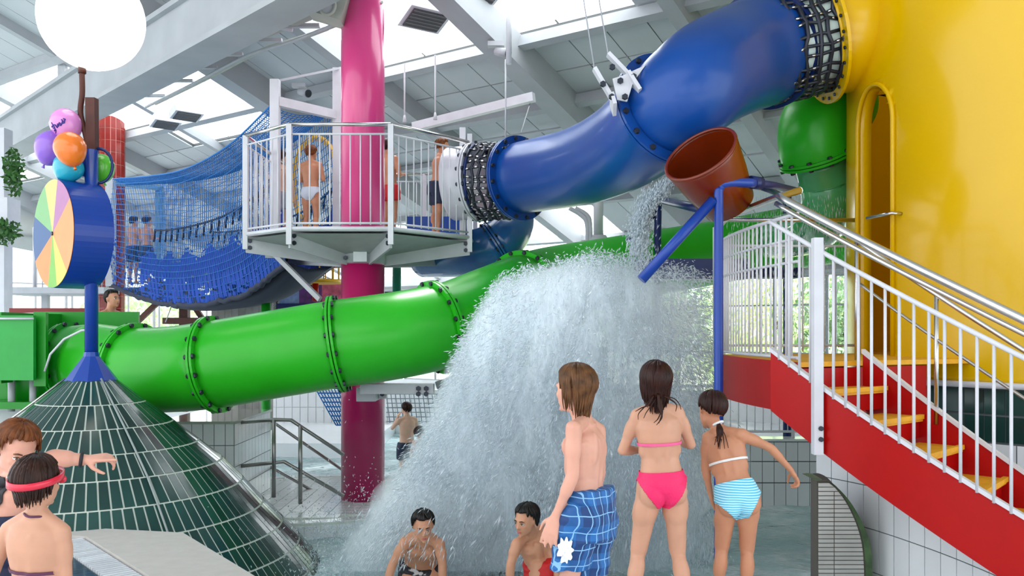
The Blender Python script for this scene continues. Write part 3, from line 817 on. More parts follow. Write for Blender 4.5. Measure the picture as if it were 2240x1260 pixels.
gp = catmull([P(1900, 500, 12.4), P(1740, 520, 12.4), P(1560, 553, 12.2), P(1350, 590, 11.6), P(1190, 622, 10.7), P(1085, 665, 9.8), P(1000, 703, 9.25), P(930, 722, 9.0), P(840, 738, 8.85), P(740, 752, 8.8), P(600, 775, 8.8), P(470, 797, 8.8), P(370, 808, 9.0), P(285, 808, 9.2), P(200, 797, 9.4)], 8)
gs = thing('green_tube_slide', 'bright green tube slide with bolted flanges sweeping across the middle of the hall', 'slide', P(740, 860, 8.8))
def near(path, px, lo=0):
    best = min(range(lo, len(path)), key=lambda i: abs((path[i].x/path[i].y*FPX+1120) - px)); return best
ci = [near(gp, 1150), near(gp, 960), near(gp, 742), near(gp, 470), near(gp, 292)]
tube_slide(gs, gp, gr, M_green, ci, fr=.05)
# last drop of the tube into the trough box
gt = catmull([P(205, 797, 9.4), P(170, 800, 9.45), P(120, 812, 9.5), P(60, 830, 9.5)], 6)
tube_slide(gs, gt, gr*.98, M_greend, [near(gt, 165)], fr=.05)
obj('support_bracket', MB().box(P(870, 850, 9.0), (.75, .18, .10)), M_grey, gs)
obj('support_bracket', MB().box(P(815, 857, 9.6), (.2, .9, .14)), M_grey, gs)
obj('bracket_plate', MB().box(P(820, 858, 9.4), (.26, .03, .14)), M_white, gs)
for px_ in (803, 836): inst('bolt', bp_s, gs, mfrom(V((1, 0, 0)), V((0, 0, -1)), V((0, -1, 0)), P(px_, 862, 9.37)))
for px_ in (915, 932):
    for py_ in (850, 862): inst('bolt', bp_s, gs, mfrom(V((1, 0, 0)), V((0, 0, -1)), V((0, -1, 0)), P(px_, py_, 8.9)))
obj('saddle', MB().tube([P(955, 845, 9.3), P(995, 830, 9.3), P(1020, 790, 9.3)], .05, 8), M_grey, gs)

# green trough
tr = thing('green_trough', 'square-sided green slide run-out trough at the left edge', 'trough', P(90, 840, 9.4))
def pbox(name, a, b_, y0, y1, m, par):   # box from pixel corners at distance y0
    p = P(a[0], a[1], y0); q = P(b_[0], b_[1], y0)
    return obj(name, MB().box(((p.x+q.x)/2, (y0+y1)/2, (p.z+q.z)/2), (abs(q.x-p.x), abs(y1-y0), abs(p.z-q.z))), m, par)
pbox('side_panel', (-60, 690), (73, 832), 8.75, 8.80, mat('mint_green_gelcoat', hexc('#1f9a3c'), .4, var=.05), tr)
obj('panel_lip', MB().tube([P(-60, 697, 8.72), P(73, 697, 8.72)], .012, 6), M_white, tr)
pbox('end_panel', (73, 682), (302, 730), 9.95, 10.0, M_greend, tr)
pbox('end_panel', (73, 684), (100, 845), 8.85, 8.9, M_greend, tr)
obj('side_wall', MB().box((P(73, 0, 9.4).x, 9.4, (P(0, 684, 9.4).z+P(0, 832, 9.4).z)/2), (.04, 1.25, .72)), M_greend, tr)
pbox('floor_panel', (-60, 880), (330, 895), 8.9, 10.3, M_greend, tr)
pbox('lower_panel', (-60, 832), (180, 890), 9.3, 9.36, M_greend, tr)
for px_ in (25, 72): obj('leg', MB().cyl(P(px_, 830, 9.0), P(px_, 900, 9.0), .035, seg=10), M_grey, tr)
pbox('red_rim', (20, 674), (190, 684), 10.2, 10.3, mat('dark_red_paint', hexc('#7c1f22'), .5), tr)
obj('white_hose', MB().tube([P(98, 812, 8.8), P(110, 775, 8.8), P(140, 742, 8.8), P(178, 723, 8.8), P(200, 722, 8.8)], .012, 8), M_white, tr)
# tiled block left behind the cone carrying the trough
lb = thing('trough_base_wall', 'white tiled low wall under the green trough at the left edge', 'wall', P(0, 1000, 9.2))
obj('core', MB().add([V(( -9.5, 7.7, -.8)), V((-4.75, 9.45, -.8)), V((-4.75, 11.2, -.8)), V((-9.5, 11.2, -.8)), V((-9.5, 7.7, 1.03)), V((-4.75, 9.45, .78)), V((-4.75, 11.2, .78)), V((-9.5, 11.2, .9))], [(3, 2, 1, 0), (4, 5, 6, 7), (0, 1, 5, 4), (1, 2, 6, 5), (2, 3, 7, 6), (3, 0, 4, 7)], False), M_wtile, lb)
# water box behind the cone
wb_ = thing('tiled_water_box', 'white tiled basin block right behind the cone, left of the handrails', 'basin', P(440, 1120, 9.7))
xa, xb = P(345, 0, 9.7).x, P(511, 0, 9.7).x; zt = P(0, 927, 9.7).z
obj('core', MB().box(((xa+xb)/2, 10.45, (zt-.75)/2), (xb-xa, 1.46, zt+.75)), M_groutd, wb_)
qs = []; x = xa
while x < xb - .02:
    x2 = min(x+.125, xb)
    for k in range(5):
        z2 = zt - .245*k; z1 = z2 - .245
        qs.append(([V((x, 9.72, z1)), V((x2, 9.72, z1)), V((x2, 9.72, z2)), V((x, 9.72, z2))], V((0, -1, 0))))
    x = x2
for k in range(5):
    z2 = zt - .245*k; y = 9.72
    for j in range(11): qs.append(([V((xb, y+.13*j, z2-.245)), V((xb, y+.13*j+.13, z2-.245)), V((xb, y+.13*j+.13, z2)), V((xb, y+.13*j, z2))], V((1, 0, 0))))
tiles(qs, M_wtile, wb_, .008, 100, 'tile', .008)
obj('rim', MB().box(((xa+xb)/2, 10.45, zt+.01), (xb-xa+.03, 1.5, .03)), mat('wet_basin_top', (.42, .46, .40), .08, coat=1), wb_)

# blue tube slide
brd = .425
bs = thing('blue_tube_slide', 'thick glossy blue tube slide climbing from the platform up to the yellow tower', 'slide', P(1130, 490, 10))
bctl = [P(1122, 393, 10.55), P(1180, 382, 10.2), P(1250, 368, 9.65), P(1310, 348, 9.0), P(1368, 318, 8.3), P(1420, 278, 7.7), P(1466, 238, 7.3), P(1510, 196, 7.15), P(1556, 160, 7.4), P(1615, 132, 7.85), P(1672, 110, 8.1)]
bpa = catmull(bctl, 8); kc = 6*8
bra = [.425 if i < kc+8 else lerp(.425, .50, min(1, (i-kc-8)/20)) for i in range(len(bpa))]
bp1 = bpa[:kc+1]; bp2 = bpa[kc:]
tube_slide(bs, bpa, bra, M_blue, [2, kc], fr=.085, rf=.425)
b = MB(); p = bp2[-1]; t = (bp2[-1]-bp2[-3]).normalized(); x, y, _ = frame(t)
R_ = [[p + t*o_ + (x*math.cos(2*PI*j/48)+y*math.sin(2*PI*j/48))*rr_ for j in range(48)] for rr_, o_ in ((.495, -.02), (.55, -.02), (.55, .05), (.495, .05))]
obj('end_ring', b.rings(R_, False, False, True), M_bluedark, bs)
# hanger bracket gripping the big flange
rc = bp1[-1]
for (q0, q1, q2) in (((1330, 118), (1375, 165), (1400, 205)), ((1300, 150), (1338, 215), (1345, 240))):
    b = MB(); a, c, d = P(*q0, 7.05), P(*q1, 7.05), P(*q2, 7.0)
    b.bar(a, c, .03, .09, (0, 1, 0)); b.bar(c, d, .03, .16, (0, 1, 0)); obj('hanger_plate', b, M_white, bs)
b = MB(); b.slab([P(1340, 172, 7.0), P(1350, 218, 7.0), P(1372, 222, 7.0), P(1385, 180, 7.0), P(1412, 143, 7.0), P(1395, 150, 7.0), P(1362, 165, 7.0)], V((0, 1, 0)), .02)
obj('hanger_plate', b, M_white, bs)
for q in ((1339, 147), (1357, 177), (1319, 184), (1338, 212), (1367, 212), (1386, 168)):
    inst('bolt', bp_s, bs, mfrom(V((1, 0, 0)), V((0, 0, -1)), V((0, -1, 0)), P(*q, 6.98)))
for q in ((1330, 118), (1300, 150)):
    a = P(*q, 7.05); zt_ = (9*rn.z - rn.x*a.x - rn.y*a.y)/rn.z
    obj('hanger_cable', MB().cyl(a, V((a.x-.45, a.y+.3, zt_-.05)), .006, seg=6), M_grey, bs)
# pale entry tube from platform and blue elbow below
et = thing('entry_tube', 'pale grey entry tube between the platform and the net section', 'slide', P(1010, 490, 10.8))
ep = [P(990, 403, 10.9), P(1010, 401, 10.86), P(1030, 400, 10.80), P(1048, 398, 10.75)]
tube_slide(et, catmull(ep, 6), .455, mat('pale_grey_gelcoat', (.55, .55, .60), .3, coat=.3), [17], fr=.035)
# net section joints (cords and shackles around the tube)
def net_tube(par, path, r, na_, m, cord=.012, plates=None, jit=.012):
    R_ = sweep(path, r, na_); b = MB()
    pts = [[p + V((random.gauss(0, jit), random.gauss(0, jit), random.gauss(0, jit))) for p in rg] for rg in R_]
    for rg in pts: b.tube(rg, cord*1.25, 5, close=True)
    for j in range(na_): b.tube([pts[i][(j + (i % 2)*0) % na_] for i in range(len(pts))], cord, 5)
    obj('cord_mesh', b, m, par)
    if plates:
        pb_ = MB()
        for i in range(len(pts)-1):
            for j in range(0, na_):
                p = (pts[i][j]+pts[i+1][j])/2; t = (pts[i+1][j]-pts[i][j]).normalized(); nn = (p-path[min(i, len(path)-1)]).normalized()
                if random.random() < plates: pb_.ell(p+nn*.008, t*.026, nn.cross(t)*.014, nn*.008, 6, 4)
        obj('shackles', pb_, M_steel, par, kind='stuff')
    return pts
n1 = thing('net_tube_joint', 'dark cord and shackle net tube joining pale entry tube and blue tube, by the platform', 'net', P(1085, 480, 10.5), 'cord net joints of the blue slide')
np1 = [P(1048+16*i, 398-i*.8, 10.75-.035*i) for i in range(6)]
net_tube(n1, np1, .455, 34, M_bolt, .015, 1.0, .016)
n2 = thing('net_tube_joint', 'dark cord and shackle net tube joining the blue tube to the yellow tower', 'net', P(1770, 215, 7.3), 'cord net joints of the blue slide')
obj('added_pale_liner', MB().rings(sweep([P(1676 + 23*i, 109-5.5*i, 8.12) for i in range(6)], .465), False), mat('pale_cell_backing', (.62, .74, .68), .3), n2)  # added pale liner, lightens the cord cells that would look dark inside
n2['label'] = 'dark cord and shackle net collar between the upper blue tube and the yellow tower'
np2 = [P(1676 + 23*i, 109-5.5*i, 8.12) for i in range(6)]
net_tube(n2, np2, .50, 34, M_bolt, .017, .6, .014)
for n_, pth, rr_ in ((n1, np1, .455), (n2, np2, .50)):
    for i_ in ((0, -1) if n_ is n1 else (0,)):
        p = pth[i_]; t = (pth[1]-pth[0]).normalized(); x, y, _ = frame(t)
        obj('end_hoop', MB().tube([p + (x*math.cos(2*PI*j/40)+y*math.sin(2*PI*j/40))*rr_ for j in range(40)], .022, 8, close=True), M_bluedark, n_)
# yellow socket of the tower for the net tube
ax = (np2[-1] - np2[0]).normalized()
sp0 = np2[-1]; pts = catmull([sp0, sp0+ax*.2, sp0+ax*.5+V((0, .08, 0)), sp0+ax*.95+V((0, .16, 0))], 5); NP_ = len(pts)
o = obj('slide_socket', MB().rings(sweep(pts, [.53+.10*i/NP_ for i in range(NP_)]), False), M_yellow, tower)
s_ = o.modifiers.new('s', 'SOLIDIFY'); s_.thickness = .02
x, y, _ = frame(ax)
obj('socket_flange', MB().rings([[sp0 + ax*o_ + (x*math.cos(2*PI*j/48)+y*math.sin(2*PI*j/48))*rr_ for j in range(48)] for rr_, o_ in ((.51, 0), (.62, 0), (.62, .03), (.51, .03))], False, False, True), M_yellow, tower)
for j in range(26):
    a = 2*PI*j/26; d = x*math.cos(a)+y*math.sin(a); inst('bolt', bp_, tower, mfrom(d, (-ax).cross(d), -ax, sp0 + d*.57 - ax*.006))
# lower blue elbow leading down behind the platform
le = thing('lower_blue_elbow', 'translucent looking blue tube elbow curling down under the net joint', 'slide', P(1090, 570, 11))
lpth = catmull([P(1115, 440, 11.9), P(1118, 492, 11.6), P(1085, 535, 11.4), P(1020, 555, 11.6), P(930, 560, 12.2)], 8)
tube_slide(le, lpth, .30, mat('steel_blue_gelcoat', hexc('#2a5c94'), .25, coat=.4, var=.1), [16], fr=.03, nb=12)
# green elbow + run hugging the tower
ge = thing('green_elbow_tube', 'glossy green tube elbow bulging out beside the tower and dropping straight down', 'slide', P(1790, 480, 9))
gpe = catmull([P(1850, 225, 9.2), P(1812, 238, 9.0), P(1786, 270, 8.9), P(1782, 310, 8.9), P(1790, 345, 8.95)], 8)
tube_slide(ge, gpe, .365, M_green, [len(gpe)-2], fr=.03, nb=12)
gpe2 = catmull([P(1795, 350, 9.0), P(1806, 400, 9.1), P(1808, 450, 9.2), P(1780, 500, 9.8), P(1700, 520, 11)], 8)
tube_slide(ge, gpe2, .27, mat('sea_green_gelcoat', hexc('#4fa468'), .2, coat=.5, var=.12, vscale=3), [], fr=.03, nb=12)

# ------------------------------------------------------------------ bucket and its blue pipe frame
bk_ = thing('tipping_bucket', 'large brown-orange tipping bucket hanging tilted in the blue pipe frame', 'bucket', P(1560, 470, 6.8))
c0 = P(1532, 337, 6.7); ax = V((-.44, -.42, .52)).normalized()
c1 = c0 - ax*.52
x, y, _ = frame(ax)
def ringb(c, r, o=0): return [c + (x*math.cos(2*PI*j/40)+y*math.sin(2*PI*j/40))*r for j in range(40)]
b = MB(); b.rings([ringb(c0, .285), ringb(c0-ax*.03, .285), ringb(lerp(c0, c1, .5), .25), ringb(c1, .20), ringb(c1, .01)], False)
o = obj('body', b, M_bucket, bk_); s_ = o.modifiers.new('s', 'SOLIDIFY'); s_.thickness = .012
obj('rim', MB().tube(ringb(c0, .29), .014, 8, close=True), M_bucket, bk_)
obj('hinge_block', MB().cyl(P(1640, 398, 6.75), P(1665, 402, 6.8), .05, seg=10), M_bluedark, bk_)
pf_ = thing('bucket_frame', 'blue pipe frame holding the tipping bucket above the splash', 'frame', P(1572, 780, 7))
def bpipe(nm, pts, r, m=M_bluepaint): return obj(nm, MB().tube(pts, r, 12), m, pf_)
bz = P(1572, 430, 6.6)
bpipe('post', catmull([V((bz.x, 6.6, -.7)), V((bz.x, 6.6, 1.2)), V((bz.x, 6.6, bz.z-.1)), P(1574, 412, 6.6), P(1590, 400, 6.6), P(1650, 400, 6.7)], 6), .036)
bpipe('crossbar', [P(1650, 400, 6.7), P(1690, 405, 7.0), P(1745, 418, 7.6)], .03, M_bluedark)
bpipe('brace', [P(1560, 438, 6.6), P(1403, 612, 6.55)], .040)
bpipe('brace', [P(1555, 462, 7.4), P(1440, 436, 11.4)], .045, M_bluedark)
bpipe('post', [P(1440, 432, 11.4), P(1438, 545, 11.4), V((P(1438, 0, 11.4).x, 11.4, -.33))], .048, M_bluedark)
bpipe('brace', [P(1438, 460, 11.4), P(1345, 556, 11.4)], .042, M_bluedark)
bpipe('post', [P(1722, 430, 11.5), V((P(1722, 0, 11.5).x, 11.5, -.33))], .056, M_bluedark)
bpipe('crossbar', [P(1640, 398, 6.8), P(1722, 432, 11.5)], .03, M_bluedark)
obj('splash_plate', MB().box(P(1510, 590, 9.6), (1.2, .3, .22)), M_bluedark, pf_)
obj('splash_plate', MB().box(P(1640, 598, 10.4), (1.15, .3, .12)), M_bluedark, pf_)

# ------------------------------------------------------------------ cone with totem
CX, CY = P(200, 0, 8.0).x, 8.0
cone = thing('tiled_cone', 'wide cone clad in narrow dark green tiles with a blue steel tip', 'cone', (CX, CY, -.62))
prof = [(.205, 1.19), (.46, .98), (.70, .79), (.93, .60), (1.14, .42), (1.33, .22), (1.52, .0), (1.70, -.19), (1.86, -.37), (2.02, -.56), (2.2, -.8)]
prof = [(r, z) for r, z in prof]
obj('core', MB().lathe([(r-.004, z) for r, z in prof], (CX, CY, 0), 96), M_grout, cone)
NT = 56
def cn(r, z, a): return V((CX + r*math.cos(a), CY + r*math.sin(a), z))
allq = []
for k in range(len(prof)-1):
    (r0, z0_), (r1, z1_) = prof[k], prof[k+1]
    nt = [36, 50, 64, 78, 90, 102, 114, 126, 136, 140][k]
    g_ = .0068
    th = math.hypot(r1-r0, z1_-z0_); f = .008/th
    ra0, rz0 = lerp(r0, r1, f), lerp(z0_, z1_, f); ra1, rz1 = lerp(r0, r1, 1-f), lerp(z0_, z1_, 1-f)
    nr0 = V((-(z1_-z0_), 0, (r1-r0))).normalized(); nr0 = -nr0 if nr0.z < 0 else nr0
    # one shared wedge mesh per ring, turned for each tile
    ha = PI/nt; 
    q = [V((ra0*math.cos(ha) , -ra0*math.sin(ha)+g_, rz0)), V((ra1*math.cos(ha), -ra1*math.sin(ha)+g_, rz1)), V((ra1*math.cos(ha), ra1*math.sin(ha)-g_, rz1)), V((ra0*math.cos(ha), ra0*math.sin(ha)-g_, rz0))]
    q = [p + nr0*(-.004+.004) + V((0, 0, .0)) for p in q]
    me = proto(MB().slab([V((p.x*1.0+ (p.x*(1/math.cos(ha)-1)) , p.y, p.z)) for p in q], nr0, .003), M_gtile, 'tile')
    for i in range(nt):
        a = 2*PI*i/nt; mid = cn((r0+r1)/2, (z0_+z1_)/2, a)
        nrm = V((math.cos(a)*nr0.x, math.sin(a)*nr0.x, nr0.z))
        vis = nrm.dot(V((0, 0, CAMZ)) - mid) > 0
        allq.append(((mid - V((0, 0, CAMZ))).length + (0 if vis else 50), me, a, q, nr0))
allq.sort(key=lambda t: t[0])
nearest = [t for t in allq if t[0] < 40]
picked = [t for t in nearest if True][:0]
# the 300 that show largest: those in front and above the slab
def shown(t):
    a = t[2]; m_ = (t[3][0]+t[3][2])/2; p = cn(math.hypot(m_.x, m_.y), m_.z, a)
    px = 1120 + p.x/p.y*FPX; py = HOR - (p.z-CAMZ)/p.y*FPX
    return 0 < px and py < 1255 and not (py > 1165 and px < 395)
vis_ = [t for t in nearest if shown(t)][:300]
ids = set(id(t) for t in vis_)
for t in vis_:
    inst('tile', t[1], cone, Matrix.Translation((CX, CY, 0)) @ Matrix.Rotation(t[2], 4, 'Z'))
b = MB()
for t in allq:
    if id(t) in ids: continue
    Rz = Matrix.Rotation(t[2], 3, 'Z'); b.slab([Rz @ p + V((CX, CY, 0)) for p in t[3]], Rz @ t[4], .003)
obj('tile_field', b, M_gtile, cone, kind='stuff')
b = MB(); b.lathe([(.062, 1.44), (.07, 1.40), (.225, 1.185), (.225, 1.16)], (CX, CY, 0), 10, smooth=False); obj('tip', b, M_bluepaint, cone)
for a in (math.radians(196), math.radians(-43)):
    obj('seam_highlight_strip', MB().tube([cn(r+.012, z+.012, a) for r, z in prof[:-1]], .010, 6), M_steel if a > 0 else mat('grey_seam_highlight', (.28, .32, .31), .3), cone)  # pale highlight down the cone, drawn as strips along its seams
tot = thing('totem_pole', 'blue round pole rising from the cone tip and ending in brown timber posts', 'pole', (CX, CY, 1.42))
obj('shaft', MB().cyl((CX, CY, 1.40), (CX, CY, 3.30), .058, seg=24), M_bluepaint, tot)
obj('sleeve', MB().cyl((CX-.09, CY-.02, 3.05), (CX-.09, CY-.02, 3.25), .045, seg=16), M_bluepaint, tot)
obj('hoop', MB().tube([V((CX+.05+.13*math.cos(t), CY+.03, 3.16+.16*math.sin(t))) for t in [2*PI*i/24 for i in range(24)]], .014, 8, close=True), M_bluedark, tot)
obj('timber_post', MB().bar(V((CX, CY+.02, 3.28)), P(201, 215, 8.0), .085, .085), M_brown, tot)
obj('timber_branch', MB().tube(catmull([P(196, 330, 8.0), P(186, 290, 8.0), P(176, 245, 8.0), P(180, 200, 8.0), P(178, 130, 8.0)], 6), .026, 8), M_brown, tot)
lampc = P(201, 42, 8.0)
lamp = thing('globe_lamp', 'large glowing white globe lamp on the totem top, cut by the frame edge', 'lamp', (lampc.x, lampc.y, lampc.z-.47))
b = MB(); b.ell(lampc, V((.46, 0, 0)), V((0, .46, 0)), V((0, 0, .46)), 48, 32)
obj('globe', b, mat('glowing_globe', (.9, .9, .85), .4, emit=(1.0, .97, .88), es=3.2), lamp)
obj('cap', MB().cyl(lampc-V((0.09, 0, .5)), lampc-V((0.09, 0, .44)), .035, seg=16), M_brown, lamp)
# drum with coloured sectors
dc = P(117, 511, 7.9); va_ = math.atan2(-dc.y, -dc.x) - math.radians(70.7)
dn = V((math.cos(va_), math.sin(va_), 0)); up = V((0, 0, 1)); sd = up.cross(dn)
drum = thing('wheel_drum', 'blue drum on the pole with a face of eight pastel coloured sectors', 'drum', dc - V((0, 0, .5)))
rd = .495; dep = .34
b = MB(); Rg = []
for o_, r_ in ((0, rd-.012), (-.0, rd), (-dep, rd), (-dep, .02)):
    Rg.append([dc + dn*o_ + (sd*math.cos(2*PI*j/64) + up*math.sin(2*PI*j/64))*r_ for j in range(64)])
obj('body', b.rings(Rg, True, False), M_bluepaint, drum)
scol = ['#cfc273', '#a86f9a', '#f0925a', '#f0925a', '#c9c05a', '#76b24a', '#ee8a50', '#3c5b88', '#79ad72']
sang = [113, 76, 35, -12, -47, -78, -103, -152, -203, -247]  # degrees, clockwise
for i in range(9):
    a0, a1 = math.radians(sang[i]), math.radians(sang[i+1]); pts = [dc + dn*.004]
    for k in range(9):
        a = lerp(a0, a1, k/8); pts.append(dc + dn*.004 + (sd*math.cos(a) + up*math.sin(a))*(rd-.004))
    obj('sector', MB().slab(pts, dn, .004), mat('sector_paint_%d' % i, hexc(scol[i]), .55, var=.04), drum)
obj('hub', MB().cyl(dc, dc+dn*.02, .018, seg=12), M_bolt, drum)
# balloons
def balloon(lab, px, py, D, r, c, tilt=0, text=False, sq=1.0):
    t = thing('balloon', lab, 'balloon', P(px, py, D) - V((0, 0, r*1.1)), 'balloons on the totem')
    ce = P(px, py, D); b = MB(); R_ = []
    for k in range(21):
        th = -PI/2*.985 + PI*.985*k/20; rr_ = r*math.cos(th)*(1 if th > 0 else 1-.10*math.sin(-th)); zz = r*(1.05 if th > 0 else 1.22)*math.sin(th)*sq
        R_.append([V((rr_*math.cos(2*PI*j/28), rr_*math.sin(2*PI*j/28), zz)) for j in range(28)])
    Rt = Matrix.Rotation(tilt, 3, 'Y')
    b.rings([[ce + Rt @ p for p in rg] for rg in R_])
    obj('skin', b, mat('balloon_'+c[1:], hexc(c), .25, coat=.5, sss=0), t)
    kp = ce + Rt @ V((0, 0, -r*1.22*sq)); dd = (Rt @ V((0, 0, -1)))
    obj('knot', MB().cyl(kp, kp+dd*.03, .006, .016, seg=8), mat('balloon_'+c[1:]), t)
    if text:
        scr = [[(-16, 3), (-10, 14), (-12, 20)], [(-17, 12), (-10, 8), (-4, 12)], [(-7, 8), (-3, 14), (-1, 6)], [(0, 12), (3, 4), (5, 11)], [(6, 9), (9, 1), (7, -3)], [(9, 6), (13, 0), (12, 5)], [(12, 0), (14, -4), (10, -5)], [(-14, 14), (-8, 18), (-11, 24)]]
        b = MB()
        for st_ in scr:
            pts = []
            for (dx, dy) in st_:
                x_ = dx/FPX*D; z_ = -dy/FPX*D; y_ = -math.sqrt(max(0, (r*1.01)**2 - x_**2 - z_**2)); pts.append(ce + V((x_, y_, z_)))
            b.tube(catmull(pts, 4), .006, 5)
        obj('print', b, mat('violet_print', hexc('#3b2a86'), .5), t)
balloon('pink balloon with violet handwriting, topmost of the cluster', 144, 272, 7.95, .138, '#d283c4', -.3, True)
balloon('violet balloon at the left of the cluster', 113, 322, 7.95, .145, '#8a5cc8', .4)
balloon('orange balloon in the middle of the cluster', 153, 324, 7.72, .138, '#ea7418', -.25)
balloon('turquoise balloon just above the drum', 150, 366, 7.9, .135, '#27a5bd', .5, sq=.86)
balloon('green balloon peeking out right of the blue pole', 222, 366, 8.2, .12, '#58b82c', -.2)

# red tiled column
rcx, rcy, rcr = P(243, 0, 17.7).x, 17.7, .258
rc_ = thing('red_column', 'round column clad in glossy red tiles behind the balloons', 'column', (rcx, rcy, -.35))
obj('core', MB().cyl((rcx, rcy, -.35), (rcx, rcy, 5.95), rcr, seg=32), M_groutr, rc_)
b = MB(); nn_ = 16; nv = 0
for k in range(26):
    for i in range(nn_):
        a0, a1 = 2*PI*i/nn_+.02, 2*PI*(i+1)/nn_-.02; z0_ = -.35+.242*k+.004; z1_ = z0_+.234
        am = (a0+a1)/2; q = [V((rcx+rcr*math.cos(a), rcy+rcr*math.sin(a), z)) for a, z in ((a0, z0_), (a1, z0_), (a1, z1_), (a0, z1_))]
        if z0_ > 1.3 and math.sin(am) < 0: obj('tile', MB().slab(q, V((math.cos(am), math.sin(am), 0)), .008), M_redtile, rc_)
        else: b.slab(q, V((math.cos(am), math.sin(am), 0)), .008)
obj('tile_field', b, M_redtile, rc_, kind='stuff')

# beige slab beside the cone, tile borders, blue striped pool edge
sb = thing('beige_slab', 'beige raised deck slab against the foot of the cone', 'slab', (-2.6, 6.0, -.7))
ZS = .10
arcp = []
for i in range(13):
    a = math.radians(lerp(-114, -62, i/12)); arcp.append((CX + 1.40*math.cos(a) + .0, CY + 1.40*math.sin(a)))
s_l = P(190, 1173, 6.52); 
polyS = [(-2.27+.0, 5.43)] ; 
p_l0, p_l1 = P(330, 1262, 5.44), P(188, 1173, 6.5)
p_r0, p_r1 = P(560, 1262, 5.44), P(400, 1165, 6.62)
body = [(p_l0.x+.55, 4.3), (p_l0.x, p_l0.y), (p_l1.x, p_l1.y)] + arcp + [(p_r1.x, p_r1.y), (p_r0.x, p_r0.y), (p_r0.x+.95, 4.35)]
obj('top', MB().prism(body, ZS-.03, ZS), M_stone, sb)
obj('body', MB().prism(body, -.72, ZS-.03), M_wtile, sb)
bo = thing('slab_border', 'strip of narrow white ceramic bars along the left of the beige slab', 'border', (-2.9, 5.9, -.6))
dv = V((p_l1.x-p_l0.x, p_l1.y-p_l0.y, 0)).normalized(); sv = V((-dv.y, dv.x, 0)); sv = sv if sv.x < 0 else -sv
o0 = V((p_l0.x, p_l0.y, 0)) - dv*.9
L_ = 2.35; wdt = .21
b = MB(); b.slab([o0+V((0, 0, -.65)), o0+dv*L_+V((0, 0, -.65)), o0+dv*L_+sv*wdt+V((0, 0, -.65)), o0+sv*wdt+V((0, 0, -.65))], V((0, 0, 1)), .65+ZS-.035); obj('core', b, M_groutd, bo)
qs = []; s = 0
M_bar = mat('white_ceramic_bar', (.66, .68, .72), .3, objrand=.12, var=.04)
while s < L_-.05:
    a = o0 + dv*s + V((0, 0, ZS-.035)); c = a + dv*.05
    qs.append(([a+sv*.01, c+sv*.01, c+sv*wdt, a+sv*wdt], V((0, 0, 1)))); s += .05
tiles(qs, M_bar, bo, .02, 60, 'ceramic_bar', .014)
be = thing('striped_pool_edge', 'dark blue tiled pool edge with fine white joints beside the girl with the red goggles', 'edge', (-3.1, 5.6, -.6))
M_navyt = mat('navy_tile', (.015, .05, .10), .2, var=.2, objrand=.2, coat=.4)
o1 = o0 + sv*wdt; b = MB(); b.slab([o1+V((0, 0, -.65)), o1+dv*L_+V((0, 0, -.65)), o1+dv*L_+sv*.5+V((0, 0, -.65)), o1+sv*.5+V((0, 0, -.65))], V((0, 0, 1)), .65+ZS-.045); obj('core', b, M_grout, be)
qs = []; s = 0
while s < L_-.06:
    a = o1 + dv*s + V((0, 0, ZS-.045)); c = a + dv*.06
    qs.append(([a+sv*.01, c+sv*.01, c+sv*.5, a+sv*.5], V((0, 0, 1)))); s += .06
tiles(qs, M_navyt, be, .02, 60, 'tile', .005)

# ------------------------------------------------------------------ net bridge
nb_ = thing('net_bridge', 'sagging bridge of blue netting between left platform and grey platform', 'bridge', P(420, 662, 14))
bot = catmull([P(240, 620, 17), P(330, 655, 15.3), P(420, 664, 13.9), P(530, 642, 12.6), P(625, 572, 11.5)], 14)
topn = catmull([P(240, 392, 17), P(330, 385, 15.4), P(410, 368, 14), P(500, 318, 12.9), P(592, 232, 11.6)], 14)
sh_ = V((.75, .66, .12)) * .95
def netgrid(name, A, B, nu, nv, m, r=.007, seg=3, diag=False, bulge=None):
    def at(c, t):
        f = t*(len(c)-1); i = min(int(f), len(c)-2); return c[i].lerp(c[i+1], f-i)
    G = [[at(A, u/nu).lerp(at(B, u/nu), v/nv) + (bulge(u/nu, v/nv) if bulge else V((0, 0, 0))) for v in range(nv+1)] for u in range(nu+1)]
    b = MB()
    for u in range(nu+1): b.tube(G[u], r, seg, False)
    for v in range(nv+1): b.tube([G[u][v] for u in range(nu+1)], r, seg, False)
    obj(name, b, m, nb_, kind='stuff'); return G
bl = lambda u, v: V((-.64, -.55, 0))*.10*math.sin(PI*v)
mid = [p + V((0, 0, .82 + .1*math.sin(i))) for i, p in enumerate(bot)]
netgrid('side_net', bot, topn, 96, 21, M_net, .006, bulge=bl)
netgrid('side_net', [p+sh_ for p in bot], [p+sh_ for p in topn[:-1]] + [P(737, 236, 12.3)], 90, 20, M_net, .006)
netgrid('roof_net', topn, [p+sh_ for p in topn[:-1]] + [P(737, 236, 12.3)], 110, 16, M_net, .0065, bulge=lambda u, v: V((0, 0, -.12*math.sin(PI*v))))
